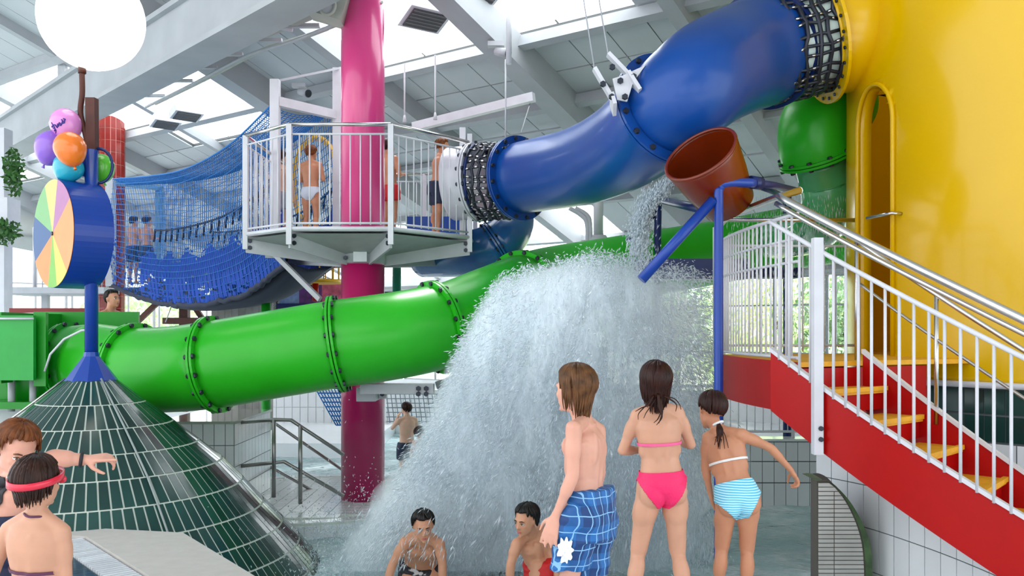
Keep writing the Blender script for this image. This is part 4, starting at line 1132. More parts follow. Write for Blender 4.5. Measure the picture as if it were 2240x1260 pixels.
# dense lower wall cloth with torn looking small openings low down
def cloth(A, B, nu, nv, name, hole):
    def at(c, t):
        f = t*(len(c)-1); i = min(int(f), len(c)-2); return c[i].lerp(c[i+1], f-i)
    vs = []; fs = []
    for u in range(nu+1):
        for v in range(nv+1):
            p = at(A, u/nu).lerp(at(B, u/nu), v/nv); vs.append(p + V((-.64, -.55, 0))*(.10*math.sin(PI*v/nv)*.4 + .02*math.sin(u*1.9)))
    for u in range(nu):
        for v in range(nv):
            if hole(u/nu, v/nv): continue
            a = u*(nv+1)+v; fs.append((a, a+1, a+nv+2, a+nv+1))
    return obj(name, MB().add(vs, fs), M_netd, nb_, kind='stuff')
def hole(u, v):
    if u < .20: return random.random() < .75
    if u < .35 and v < .5: return random.random() < .3
    if v < .30 and .30 < u < .78: return noise.noise(V((u*40, v*14, 3))) > .22
    if v > .9: return random.random() < .35
    return random.random() < .02
cloth(bot, mid, 150, 26, 'net_cloth', hole)
cloth([p+sh_ for p in bot], [p+sh_ for p in mid], 120, 18, 'net_cloth', lambda u, v: (u < .3) or random.random() < .1)
obj('net_floor', MB().rings([[bot[i], bot[i]+sh_*.33-V((0, 0, .12)), bot[i]+sh_*.66-V((0, 0, .12)), bot[i]+sh_, bot[i]+sh_*.66-V((0, 0, .15)), bot[i]+sh_*.33-V((0, 0, .15))] for i in range(len(bot))], True), M_rope, nb_)
obj('edge_rope', MB().tube([p + V((0, 0, -.03)) + V((random.gauss(0, .008), 0, random.gauss(0, .012))) for p in bot], .042, 8), M_rope, nb_)
obj('edge_rope', MB().tube(topn, .014, 6), M_net, nb_)
for off, nm in ((V((-.05, -.05, 0)), 0), (sh_, 1)):
    line = [p + off + V((0, 0, 1.22 if not nm else 1.15)) for p in bot[int(len(bot)*.30):-3]]
    obj('hand_rope', MB().tube(line, .016, 6), M_rope, nb_)
    b = MB()
    for i in range(0, len(line), 2): b.tube([line[i] + V((0, 0, .02)), line[i] - V((.03, 0, .20))], .017, 5)
    obj('rope_ties', b, M_rope, nb_, kind='stuff')
# end frames
for (px_, y0_, y1_, D_, wd_p, m_) in ((242, 390, 626, 16.9, .14, M_grey), (349, 408, 640, 18.1, .13, mat('blue_grey_steel', (.12, .25, .40), .5))):
    a, c = P(px_, y1_, D_), P(px_, y0_, D_); obj('frame_post', MB().box(((a.x+c.x)/2, D_, (a.z+c.z)/2), (wd_p, wd_p, c.z-a.z)), m_, nb_)
obj('frame_beam', MB().bar(P(240, 398, 16.9), P(350, 412, 18.1), .10, .10, (0, 0, 1)), mat('blue_grey_steel'), nb_)
# left platform carrying the bridge
lpf = thing('left_platform', 'grey steel platform at the left end of the net bridge behind the drum', 'platform', P(160, 640, 17.5))
z_ = P(0, 628, 16.9).z
obj('deck', MB().box((P(160, 0, 17.6).x-.2, 17.7, z_-.06), (2.3, 1.6, .12)), M_grey, lpf)
for px_ in (75, 120, 235): obj('post', MB().cyl(V((P(px_, 0, 17.2).x, 17.2, z_-.02)), V((P(px_, 0, 17.2).x, 17.2, z_+1.2)), .03, seg=8), M_white, lpf)
obj('top_rail', MB().tube([V((P(75, 0, 17.2).x, 17.2, z_+1.2)), V((P(235, 0, 17.2).x, 17.2, z_+1.2))], .025, 8), M_white, lpf)
k = 80
while k < 235: obj('baluster', MB().cyl(V((P(k, 0, 17.2).x, 17.2, z_)), V((P(k, 0, 17.2).x, 17.2, z_+1.2)), .01, seg=6), M_white, lpf); k += 13
for px_ in (100, 225): obj('leg', MB().box((P(px_, 0, 17.8).x, 17.8, (z_-.4)/2), (.12, .12, z_+.35)), M_grey, lpf)
# timber trestle under the bridge
tt = thing('timber_trestle', 'brown timber trestle with raking braces below the net bridge', 'trestle', P(403, 712, 16.5))
for a, c, w_ in (((404, 640), (404, 900), .16), ((352, 655), (300, 705), .09), ((418, 660), (445, 700), .09)):
    obj('strut', MB().bar(P(*a, 16.5), P(*c, 16.5), w_, w_), M_brown, tt)
obj('deck_beam', MB().box(P(420, 702, 16.4), (1.0, .3, .12)), M_brown, tt)
obj('stay_cable', MB().cyl(P(378, 662, 16.2), P(362, 705, 16.2), .01, seg=6), M_grey, tt)
cab = thing('timber_panel_wall', 'grey weathered timber screen under the right end of the net bridge', 'screen', P(520, 690, 15.5))
for k in range(9):
    obj('plank', MB().box(V((P(470+15*k, 0, 15.5).x, 15.5, 1.1)), (.115, .03, 2.5)), mat('grey_timber', (.26, .24, .22), .8, var=.2, vscale=5, objrand=.15), cab)
for px_, y0_, D_, m_, r_ in ((582, 620, 13.2, M_greend, .07), (868, 574, 13.0, mat('teal_paint', hexc('#1a7a5e'), .4), .065)):
    a = P(px_, y0_, D_); obj('round_post', MB().cyl(V((a.x, a.y, -1.0 if px_ < 700 else P(0, 770, D_).z)), a, r_, seg=16), m_, label=('green round post under the net bridge end' if px_ < 700 else 'teal green round post right of the pink pillar'), cat='post')

# yellow basket platform seen below the grey platform
yb = thing('yellow_basket', 'small yellow railed basket platform hanging under the grey platform', 'basket', P(690, 622, 13.6))
M_yp = mat('yellow_paint', hexc('#e0a812'), .4)
cb = P(690, 612, 13.8); rb_ = .42
obj('floor_ring', MB().cyl(cb - V((0, 0, .06)), cb, rb_, seg=28), M_yp, yb)
ring = lambda h, r: [cb + V((r*math.cos(2*PI*j/28), r*math.sin(2*PI*j/28), h)) for j in range(28)]
for h_ in (.42, .22): obj('hoop', MB().tube(ring(h_, rb_), .014, 6, close=True), M_yp, yb)
for j in range(18): a = 2*PI*j/18; obj('bar', MB().cyl(cb+V((rb_*math.cos(a), rb_*math.sin(a), 0)), cb+V((rb_*math.cos(a), rb_*math.sin(a), .42)), .010, seg=5), M_yp, yb)
obj('side_shield', MB().slab([P(630, 592, 13.5), P(650, 560, 13.5), P(662, 560, 13.5), P(672, 600, 13.5), P(668, 612, 13.5), P(645, 608, 13.5)], V((0, 1, 0)), .04), M_yp, yb)
obj('slide_shell', MB().tube(catmull([P(712, 545, 13.9), P(700, 575, 13.9), P(680, 605, 13.9)], 6), .11, 14), M_yp, yb)
obj('support', MB().cyl(cb - V((0, 0, .34)), cb, .05, seg=12), M_red, yb)
# yellow hooped net tunnel behind the boy on the platform
yh = thing('yellow_net_tunnel', 'yellow hoop tunnel of netting behind the boy in pale trunks', 'tunnel', P(685, 480, 13.6))
for d_ in (13.4, 13.7, 14.0):
    c_ = P(690, 400, d_); obj('hoop', MB().tube([c_ + V((.36*math.cos(t), .05, .72*math.sin(t))) for t in [2*PI*i/32 for i in range(32)]], .035, 8, close=True), M_yp, yh)
b = MB()
for i in range(24):
    t = 2*PI*i/24; b.tube([P(690, 400, d_) + V((.36*math.cos(t), .05, .72*math.sin(t))) for d_ in (13.4, 13.7, 14.0)], .012, 4)
obj('netting', b, M_yp, yh, kind='stuff')
# fabric banners under the basket
bn = thing('patterned_banner', 'blue and violet patterned banner low behind the pink pillar', 'banner', P(650, 670, 14.6))
for i, (a, c, m_) in enumerate((((612, 622), (655, 668), mat('pale_blue_cloth', hexc('#8fa5cc'), .8, var=.25, vscale=14)), ((655, 622), (705, 668), mat('violet_cloth', hexc('#6b3f7c'), .8, var=.4, vscale=10)), ((705, 622), (748, 672), mat('rose_cloth', hexc('#c9607c'), .8, var=.35, vscale=9)), ((606, 664), (720, 675), M_bluedark))):
    p, q = P(*a, 14.6), P(*c, 14.6); obj('cloth_panel', MB().box(((p.x+q.x)/2, 14.6-.012*i, (p.z+q.z)/2), (q.x-p.x, .02, p.z-q.z)), m_, bn)

# ------------------------------------------------------------------ stainless handrails on the island
hr = thing('handrail_pair', 'stainless double handrail leading down into the pool left of the pink pillar', 'handrail', P(610, 1095, 10.2))
def ht(nm, pts, r=.022, m=M_darksteel): obj(nm, MB().tube(pts, r, 10), m, hr)
ht('top_rail', [P(514, 925, 9.95), P(600, 918, 9.98), P(637, 919, 10.0), P(752, 995, 9.95)])
ht('mid_rail', [P(514, 1021, 9.95), P(600, 1012, 9.98), P(622, 1010, 10.0), P(752, 1085, 9.95)])
for px_, y0_, y1_ in ((514, 925, 1055), (599, 918, 1088), (657, 930, 1102)): ht('post', [P(px_, y0_, 9.97), P(px_, y1_, 9.97)], .024)
h2 = thing('handrail_pair', 'second stainless handrail running parallel behind the first one', 'handrail', P(560, 1050, 11.2))
def ht2(nm, pts, r=.020): obj(nm, MB().tube(pts, r, 10), M_darksteel, h2)
ht2('top_rail', [P(562, 913, 11.2), P(582, 912, 11.2), P(600, 925, 11.2), P(760, 1035, 11.1)])
ht2('mid_rail', [P(558, 1002, 11.2), P(575, 1012, 11.2), P(700, 1082, 11.2)])
ht2('post', [P(558, 913, 11.2), P(558, 1002, 11.2)]); ht2('post', [P(552, 925, 11.2), P(552, 1080, 11.2)], .045)

# back tiled walls of the far pool
bw_ = thing('far_pool_wall', 'white tiled far pool wall behind the handrails and the pink pillar', 'wall', (-3.5, 18.6, -.7))
obj('core', MB().box((-1.2, 18.75, -.2), (9.5, .25, 1.1)), M_grout, bw_)
qs = []; x = -5.9
while x < 3.4:
    for k in range(3): qs.append(([V((x, 18.62, -.7+.34*k)), V((x+.17, 18.62, -.7+.34*k)), V((x+.17, 18.62, -.36+.34*k)), V((x, 18.62, -.36+.34*k))], V((0, -1, 0))))
    x += .17
tiles(qs, M_wtile, bw_, .01, 0, 'tile', .012)
wp_ = thing('far_white_post', 'thick white post on the far pool edge, right of the boy in plaid shorts', 'post', P(1312, 900, 12.5))
obj('shaft', MB().box(V((P(1312, 0, 12.5).x, 12.5, .2)), (.20, .2, 2.4)), M_white, wp_)
cn_ = thing('climbing_net', 'blue and white slanted rope net behind the pink pillar foot', 'net', P(720, 910, 14))
b = MB()
A_ = [P(690, 850, 14.2), P(735, 930, 14.0)]; B_ = [P(745, 850, 14.2), P(775, 930, 14)]
for i in range(9):
    t = i/8; b.tube([A_[0].lerp(A_[1], t), B_[0].lerp(B_[1], t)], .012, 4); b.tube([A_[0].lerp(B_[0], t), A_[1].lerp(B_[1], t)], .012, 4)
obj('rope_mesh', b, M_net, cn_, kind='stuff')
fn = thing('far_dotted_net', 'pale knotted net hanging over the far pool right of the pillar', 'net', P(920, 930, 14.5))
b = MB()
for i in range(18):
    x_ = 845 + 10*i; b.tube([P(x_, 862, 14.6), P(x_+8, 925, 14.5)], .008, 4)
for k in range(7): b.tube([P(845, 862+10*k, 14.55), P(1020, 862+10*k, 14.55)], .008, 4)
obj('net_cords', b, mat('grey_cord', (.28, .32, .38), .7), fn, kind='stuff')

# ------------------------------------------------------------------ roof hardware
def floodlight(lab, px, py, D, w_, rot, tilt):
    t = thing('floodlight', lab, 'floodlight', P(px, py, D), 'floodlights under the skylights')
    M3 = Matrix.Rotation(rot, 3, 'Z') @ Matrix.Rotation(tilt, 3, 'X')
    c = P(px, py, D); h_ = w_*.7
    obj('housing', MB().box(c, (w_, h_, w_*.28), M3), M_white, t)
    obj('grille', MB().box(c + M3 @ V((0, 0, -w_*.15)), (w_*.82, h_*.8, .03), M3), mat('dark_grille', (.07, .07, .075), .6), t)
    for k in range(6): obj('louvre', MB().box(c + M3 @ V((0, -h_*.36 + h_*.72*k/5, -w_*.17)), (w_*.8, .012, .02), M3), mat('louvre_grey', (.16, .16, .17), .5), t)
    obj('bracket', MB().cyl(c, c + V((0, .05, .42)), .02, seg=8), M_white, t)
floodlight('grey grilled floodlight right of the pink pillar top', 928, 32, 11.6, .62, .6, -.35)
floodlight('dark grilled floodlight cut by the top frame edge', 1035, -12, 11.4, .62, .6, -.35)
floodlight('small floodlight hanging left, under the large skylight', 362, 266, 16.0, .48, .7, -.25)
floodlight('small floodlight hanging beside a rafter, right of the other small one', 408, 247, 15.6, .50, .7, -.25)
for nm, lab, px_, py_, D_ in (('spotlight', 'small spotlight clamped to the beam above the platform', 1085, 112, 11.6), ('spotlight', 'small dark spotlight low under the roof between blue tube and bucket', 1405, 408, 13.5), ('spotlight', 'small spotlight at the rafter end left of the pink pillar', 655, 200, 13.8)):
    t = thing(nm, lab, 'spotlight', P(px_, py_, D_))
    c = P(px_, py_, D_); obj('body', MB().cyl(c, c + V((.16, -.1, -.06)), .05, .07, seg=12), M_grey, t); obj('bracket', MB().box(c + V((0, 0, .09)), (.22, .12, .06)), M_grey, t)
    obj('lens', MB().cyl(c + V((.16, -.1, -.06)), c + V((.175, -.11, -.066)), .06, seg=12), M_bolt, t)
# pipe bundle beside the girder
pb2 = thing('pipe_bundle', 'bundle of pipes and cable trays running beside the big roof girder', 'pipes', P(500, 150, 12))
pth = [P(292, 214, 15.5), P(400, 155, 13.4), P(505, 95, 11.9), P(600, 62, 11.2), P(700, 20, 10.6), P(770, -20, 10.3)]
for k, (off, r_) in enumerate((((0, 0, 0), .075), ((.15, .1, .1), .05), ((.18, .1, -.14), .022), ((.32, .2, -.05), .03), ((-.1, -.1, .14), .04))):
    obj('pipe', MB().tube([p + V(off) for p in catmull(pth, 4)], r_, 10), mat('beige_pipe', (.40, .40, .35), .45, var=.06) if k != 2 else M_grey, pb2)
for i, (px_, py_, D_) in enumerate(((318, 205, 15.0), (375, 172, 14.0), (425, 142, 13.1), (478, 113, 12.3), (560, 82, 11.5), (640, 50, 10.9))):
    c = P(px_, py_, D_)
    obj('clamp', MB().box(c + V((.1, .05, -.02)), (.46, .07, .045)), M_grey, pb2)
    obj('hanger', MB().bar(c, c + V((0, .05, .42)), .03, .03), M_grey, pb2)
eq = thing('ceiling_motor', 'beige winch housing mounted beside the pink pillar top', 'motor', P(720, 18, 10.4))
obj('housing', MB().box(P(722, 18, 10.4), (.42, .36, .30), Matrix.Rotation(.3, 3, 'Y')), mat('beige_pipe'), eq)
obj('wheel', MB().cyl(P(716, 12, 10.2), P(716, 12, 10.12), .085, seg=20), M_grey, eq)
obj('ring', MB().tube([P(716, 12, 10.1) + V((.09*math.cos(t), 0, .11*math.sin(t))) for t in [2*PI*i/20 for i in range(20)]], .02, 6, close=True), mat('beige_pipe'), eq)
for q in ((606, 34, 606, 66), (606, 60, 640, 66)): obj('conduit', MB().cyl(P(q[0], q[1], 10.8), P(q[2], q[3], 10.8), .025, seg=8), M_white, eq)
# cables and drop rods
def hang(lab, px_, y0_, y1_, D_, r_, foot=None):
    t = thing('hanging_rod', lab, 'rod', P(px_, y1_, D_)); a, c = P(px_, y0_, D_), P(px_, y1_, D_)
    obj('rod', MB().cyl(a, c, r_, seg=8), M_white, t)
    if foot: obj('foot', MB().cyl(c, c+V((0, 0, .10)), .03, .012, seg=8), M_white, t)
hang('thick white rod hanging by the net joint', 1113, -10, 140, 10.6, .035)
hang('thin white rod continuing down to the blue tube end', 1106, 130, 300, 10.6, .010)
hang('short white rod right of the pink pillar', 885, 140, 268, 11.8, .011, 1)
hang('white rod with a cone foot above the platform boy', 952, 120, 262, 11.8, .011, 1)
tb = thing('lattice_tube_bracket', 'pale steel bar under the roof right of the pillar', 'beam', P(1030, 250, 12.5))
obj('bar', MB().bar(P(905, 278, 12.6), P(1168, 212, 11.8), .10, .12, (0, 0, 1)), M_white, tb)
obj('stay', MB().cyl(P(1160, 225, 11.9), P(1140, 290, 11.0), .008, seg=6), M_grey, tb)
# vertical grey duct with cone foot behind the splash, pipes beside
dk = thing('ventilation_pipe', 'pale vertical pipe with bell foot between blue tube and splash', 'pipe', P(1310, 560, 13))
obj('pipe', MB().cyl(P(1309, 400, 13), P(1309, 520, 13), .075, seg=16), M_white, dk)
obj('bell', MB().cyl(P(1311, 515, 13), P(1311, 560, 13), .10, .30, seg=16), mat('pale_grey', (.5, .52, .54), .5), dk)
dk2 = thing('wall_pipes', 'pair of thin pale pipes with elbows left of the ventilation pipe', 'pipes', P(1275, 560, 13.4))
for dx in (0, 22):
    obj('pipe', MB().tube(catmull([P(1245+dx*.6, 455, 13.4), P(1270+dx*.6, 470, 13.4), P(1284+dx*.3, 490, 13.4), P(1285+dx*.3, 550, 13.4)], 5), .035, 8), M_white, dk2)
# ------------------------------------------------------------------ people
def skin(name, c, var=.06): return mat(name, hexc(c), .45, var=var, vscale=9, sss=.12, spec=.4)
def remeshed(mb, voxel, smooth_it=5, name='tmp', fac=.5):
    me = mb.mesh(name); o = bpy.data.objects.new(name, me); COL.objects.link(o)
    r = o.modifiers.new('r', 'REMESH'); r.mode = 'VOXEL'; r.voxel_size = voxel; r.use_smooth_shade = True
    s = o.modifiers.new('s', 'SMOOTH'); s.factor = fac; s.iterations = smooth_it
    dg = bpy.context.evaluated_depsgraph_get(); dg.update()
    out = bpy.data.meshes.new_from_object(o.evaluated_get(dg))
    bpy.data.objects.remove(o); bpy.data.meshes.remove(me)
    out.polygons.foreach_set('use_smooth', [True]*len(out.polygons))
    return out
def link_mesh(name, me, m, parent, offset=True):
    if offset:
        me.transform(Matrix.Translation(-WL[parent]))
    me.name = name; me.materials.clear(); me.materials.append(m)
    o = bpy.data.objects.new(name, me); COL.objects.link(o); o.parent = parent; WL[o] = WL[parent].copy(); return o
def seg_d(p, a, b):
    ab = b - a; t = max(0, min(1, (p-a).dot(ab)/max(1e-9, ab.length_squared))); return (p - (a+ab*t)).length

def hand(mb, wr, d, pn, th, s, curl=.35, pose='relaxed'):
    """wr wrist, d forearm direction, pn palm-facing normal, th towards the thumb; mb collects closed pieces"""
    d = d.normalized(); th = (th - d*th.dot(d)).normalized(); pn = (pn - d*pn.dot(d)); pn = (pn - th*pn.dot(th)).normalized()
    L = .082*s
    mb.rings([[wr + d*(L*t) + th*(w_*s*math.cos(2*PI*j/14)) + pn*(h_*s*math.sin(2*PI*j/14)) for j in range(14)] for t, w_, h_ in ((-.25, .022, .018), (0, .025, .018), (.35, .034, .016), (.75, .038, .014), (1.0, .037, .011), (1.06, .030, .006))])
    for i, (o_, ln) in enumerate(((.030, .066), (.0105, .074), (-.0095, .069), (-.029, .054))):
        b0 = wr + d*(L*(.97 - abs(i-1)*.03)) + th*(o_*s)
        fan = th*(.10*(1.4-i)); ang = 0; p = b0 - d*.012*s; s0_ = s; s = s0_; cu = curl
        if pose == 'point': cu = .02 if i == 0 else 1.0
        if pose == 'fist': cu = 1.15
        dirv = (d + fan).normalized()
        mb.capsule(p, b0, .0105*s, .0105*s, 8, 2); p = b0
        for k, f in enumerate((.45, .31, .24)):
            ang += cu*(.55 if k == 0 else .75)
            v = dirv*math.cos(ang) + pn*math.sin(ang); q = p + v*(ln*s*f)
            r0 = (.0102 - .0008*k)*s; mb.capsule(p, q, r0, r0*.93, 8, 3); p = q
    b0 = wr + d*(.018*s) + th*(.022*s) + pn*.006*s
    t1 = (d*.75 + th*.75 + pn*(.25+curl*.4)).normalized(); q = b0 + t1*.040*s; mb.capsule(b0, q, .014*s, .0115*s, 8, 3)
    t2 = (d*.95 + th*.35 + pn*(.3+curl*.5)).normalized(); q2 = q + t2*.030*s; mb.capsule(q, q2, .011*s, .0098*s, 8, 3)
    mb.capsule(q2, q2 + (t2*.8+d*.3).normalized()*.022*s, .0098*s, .008*s, 8, 3)

class Person:
    def __init__(s, name_label, H, J, skinmat, hf=None, hu=None, voxel=.0055, female=False, heavy=1.0, base=None, hs=None, handpose=('relaxed', 'relaxed'), curl=(.35, .35), handdir=(None, None), group=None, hipw=None, feet=True, chestw=1.0, thumbs=(None, None), armk=1.0):
        s.J = J; k = H/1.5; s.k = k; s.f = female
        L, R_ = J['shL'], J['shR']   # person's own left and right
        s.right = (R_ - L).normalized(); hipc = (J['hiL'] + J['hiR'])/2; s.hipc = hipc
        up = (J['neck'] - hipc).normalized(); s.up = up
        s.right = (s.right - up*s.right.dot(up)).normalized(); s.front = up.cross(s.right).normalized()
        hr = (J['hiR']-J['hiL']).normalized(); hr = (hr - up*hr.dot(up)).normalized(); s.hright = hr; s.hfront = up.cross(hr).normalized()
        hf = V(hf).normalized() if hf is not None else s.front; hu = V(hu).normalized() if hu is not None else up
        hu = (hu - hf*hu.dot(hf)).normalized(); hr_ = hf.cross(hu).normalized(); s.hf, s.hu, s.hr = hf, hu, hr_
        hs = hs or (.90 + .1*(H-1.3)/.4); s.hs = hs; hc = J['head']; s.hc = hc
        m = MB(); bulk = heavy
        # head
        E_ = lambda c, a, b_, c_: m.ell(hc + (hr_*c[0] + hf*c[1] + hu*c[2])*hs, hr_*a*hs, hf*b_*hs, hu*c_*hs, 20, 12)
        E_((0, -.012, .028), .072, .092, .082); E_((0, .022, -.012), .062, .070, .085); E_((0, .040, -.072), .040, .046, .036)
        E_((0, .050, -.050), .048, .040, .040); E_((0, .022, -.058), .054, .055, .040)
        E_((.030, .066, -.022), .022, .018, .022); E_((-.030, .066, -.022), .022, .018, .022)   # cheeks
        E_((0, .078, .022), .050, .012, .014)    # brow
        m.capsule(hc + (hf*.088+hu*.008)*hs, hc + (hf*.106-hu*.026)*hs, .008*hs, .012*hs, 8, 3)
        E_((.010, .097, -.030), .008, .009, .007); E_((-.010, .097, -.030), .008, .009, .007)
        E_((0, .088, -.055), .020, .010, .0055); E_((0, .086, -.065), .018, .010, .0065); E_((0, .082, -.092), .018, .014, .014)
        for sg in (-1, 1):
            E_((sg*.074, -.006, .000), .008, .018, .028); E_((sg*.078, -.014, .010), .006, .014, .020); E_((sg*.074, -.004, -.022), .007, .010, .010)
        # neck
        nk = J['neck']; nr = (.046 if not female else .041)*k*(bulk**.5)
        m.capsule(nk - up*.02, hc - (hu*.050 + hf*.012)*hs, nr*1.12, nr, 16, 4)
        # torso
        hw = (hipw or (.150 if female else .138))*k*bulk; ww = (.101 if female else .118)*k*bulk; cw = (.128 if female else .140)*k*bulk*chestw
        hd = .098*k*bulk; wd_t = .078*k*bulk; cd = .090*k*bulk
        prof_ = [(-.13, hw*.78, hd*.80, .0), (-.04, hw*.96, hd*.98, -.006), (.05, hw, hd, -.008), (.16, hw*.93, hd*.92, -.004), (.27, lerp(hw, ww, .75), wd_t*1.05, .004), (.38, ww, wd_t, .010), (.50, lerp(ww, cw, .5), lerp(wd_t, cd, .6), .008), (.63, cw*.97, cd, .0), (.76, cw*1.0, cd*.98, -.004), (.86, cw*.92, cd*.86, -.004), (.94, cw*.60, cd*.62, 0), (1.0, nr*1.3, nr*1.2, 0)]
        T = (nk - hipc); Rg = []; s.T = T
        bend = J.get('mid')   # optional mid-spine point
        for t, rx, ry, of in prof_:
            if bend is not None:
                c = hipc*(1-t)**2 + bend*2*t*(1-t) + nk*t*t if 0 <= t <= 1 else hipc + (bend-hipc).normalized()*(t*T.length)
            else: c = hipc + T*t
            tt = min(1, max(0, t)); xr = (s.hright*(1-tt) + s.right*tt).normalized()
            if bend is not None:
                tv = ((bend-hipc)*(1-tt) + (nk-bend)*tt).normalized()
            else: tv = up
            xr = (xr - tv*xr.dot(tv)).normalized(); fr_ = tv.cross(xr).normalized()
            c = c + fr_*of*k
            Rg.append([c + xr*rx*math.copysign(abs(math.cos(2*PI*j/28))**.9, math.cos(2*PI*j/28)) + fr_*ry*math.copysign(abs(math.sin(2*PI*j/28))**.9, math.sin(2*PI*j/28)) for j in range(28)])
        m.rings(Rg)
        fr = s.front
        for sg, sh, el_ in ((-1, L, J['elL']), (1, R_, J['elR'])):
            m.capsule(nk + (sh-nk)*.12 + up*.012*k - fr*.008, sh - (sh-nk)*.10 + up*.002, .032*k*bulk, .036*k*bulk, 14, 4)
            m.capsule(nk + (sh-nk)*.1 + up*.035*k, sh - (sh-nk)*.45, .024*k, .026*k, 12, 3)
            sd_ = (el_-sh).normalized(); m.ell(sh + sd_*.020*k - s.right*sg*.006*k, s.right*.040*k*bulk, fr*.041*k*bulk, up*.048*k*bulk, 16, 10); m.capsule(sh - s.right*sg*.012*k, sh + (el_-sh)*.35, .039*k*bulk*armk, .039*k*bulk*armk, 14, 4)
            # shoulder blade and muscles beside the spine, lats
            bc = nk*.70 + sh*.30 - up*.105*k - fr*(cd*.66)
            m.ell(bc, (s.right*sg*.6+up*-.35)*.055*k, fr*.024*k, up*.072*k, 14, 8)
            m.capsule(hipc + T*.30 + s.right*sg*.026*k - fr*(wd_t*.72), hipc + T*.80 + s.right*sg*.030*k - fr*(cd*.78), .020*k, .022*k, 10, 3)
            m.capsule(sh*.55 + nk*.45 - up*.09*k, hipc + T*.45 + s.right*sg*ww*.78, .050*k*bulk, .040*k*bulk, 12, 3)
            # chest
            m.ell(hipc + T*.74 + s.right*sg*.058*k + fr*cd*.72, s.right*.056*k, fr*(.030 if female else .022)*k, up*.045*k, 14, 8)
        # arms
        s.arms = []
        for i, (sh, el, wr) in enumerate(((L, J['elL'], J['wrL']), (R_, J['elR'], J['wrR']))):
            aw = k*bulk*armk*(.92 if female else 1.0)
            s.arms += [(sh, el, .05*aw), (el, wr, .042*aw)]
            ua = (el-sh); m.capsule(sh, el, .040*aw, .031*aw, 14, 4); m.ell(sh + ua*.42, ua*.36, ua.orthogonal().normalized()*.041*aw, ua.normalized().cross(ua.orthogonal().normalized())*.041*aw)
            fa = wr - el; m.capsule(el, wr, .032*aw, .021*aw, 14, 4); m.capsule(el + fa*.12, el + fa*.42, .035*aw, .031*aw, 14, 4)
            hd_ = (handdir[i] if handdir[i] is not None else fa).normalized()
            thv = thumbs[i] if thumbs[i] is not None else s.front
            pnv = (s.right if i == 0 else -s.right)
            if abs(hd_.dot(thv)) > .85: thv = s.up
            pnv = pnv - hd_*pnv.dot(hd_) - thv*pnv.dot(thv)*.5
            if pnv.length < .1: pnv = hd_.cross(thv)
            hand(m, wr + hd_*.008, V(hd_), V(pnv), V(thv), k*.98, curl[i], handpose[i])
        # legs
        for sg, hi, kn, an in ((-1, J['hiL'], J['knL'], J['anL']), (1, J['hiR'], J['knR'], J['anR'])):
            th_ = kn - hi; lf = s.hfront
            m.capsule(hi, kn, .078*k*bulk, .047*k*bulk, 18, 5); m.ell(hi + th_*.33, th_*.38, s.hright*.074*k*bulk, lf*.080*k*bulk, 18, 12)
            m.ell(hi - lf*.040*k - up*.030*k - s.hright*sg*.008*k, s.hright*.074*k*bulk, lf*.066*k*bulk, up*.078*k*bulk, 18, 12)   # glute
            ca = an - kn; m.capsule(kn, an, .045*k*bulk, .028*k*bulk, 16, 5)
            m.ell(kn + ca*.30 - lf*.018*k, ca*.28, s.hright*.047*k*bulk, lf*.050*k*bulk, 16, 12)
            m.ell(kn + lf*.012*k, s.hright*.042*k, lf*.042*k, up*.05*k, 14, 8)
            if feet:
                ff = V((lf.x, lf.y, 0)).normalized(); sd_ = V((ff.y, -ff.x, 0)); so_ = an + V((0, 0, -.045*k))
                m.ell(so_ - ff*.025*k, sd_*.030*k, ff*.036*k, V((0, 0, .034*k)), 12, 8)
                m.capsule(an, so_ + ff*.06*k, .030*k, .026*k, 12, 3)
                m.rings([[so_ + ff*t*k + sd_*(w_*k*math.cos(2*PI*j/12)) + V((0, 0, -.012*k + h_*k*math.sin(2*PI*j/12))) for j in range(12)] for t, w_, h_ in ((-.04, .022, .018), (.03, .030, .022), (.10, .040, .018), (.135, .038, .013))])
                for q in range(5): m.capsule(so_ + ff*.13*k + sd_*(.030-.015*q)*k*(1 if sg < 0 else -1)*-1 + V((0, 0, -.014*k)), so_ + ff*(.165-.006*q)*k + sd_*(.031-.0155*q)*k*(1 if sg < 0 else -1)*-1 + V((0, 0, -.018*k)), .0095*k, .0085*k, 8, 3)
        if base is None: base = V((hipc.x, hipc.y, min(J['anL'].z, J['anR'].z) - .08*k))
        s.arms += [(w_, w_ + (w_-e_).normalized()*.17*k, .055*k) for e_, w_ in ((J['elL'], J['wrL']), (J['elR'], J['wrR']))]
        s.root = thing('person', name_label, 'person', base, group)
        s.me = remeshed(m, voxel, 11 if voxel < .007 else 6)
        s.body = link_mesh('body', s.me, skinmat, s.root); s.off = WL[s.root]
        s.hw, s.cw, s.cd, s.ww, s.hd = hw, cw, cd, ww, hd
    def is_arm(s, p): return min(seg_d(p, a, b)/r for a, b, r in s.arms) < 1.12
    def cloth(s, name, m, planes, keep, off=.006, thick=.004, noarm=True):
        bm_ = bmesh.new(); bm_.from_mesh(s.me)
        for co, no in planes:
            bmesh.ops.bisect_plane(bm_, geom=bm_.verts[:] + bm_.edges[:] + bm_.faces[:], plane_co=co - s.off, plane_no=no, dist=1e-5)
        kill = []
        for f in bm_.faces:
            c = f.calc_center_median() + s.off
            if not keep(c) or (noarm and s.is_arm(c)): kill.append(f)
        bmesh.ops.delete(bm_, geom=kill, context='FACES')
        bm_.normal_update()
        for v in bm_.verts: v.co += v.normal*off
        me = bpy.data.meshes.new(name); bm_.to_mesh(me); bm_.free()
        o = link_mesh(name, me, m, s.root, offset=False)
        md = o.modifiers.new('s', 'SOLIDIFY'); md.thickness = thick; md.offset = 0
        return o
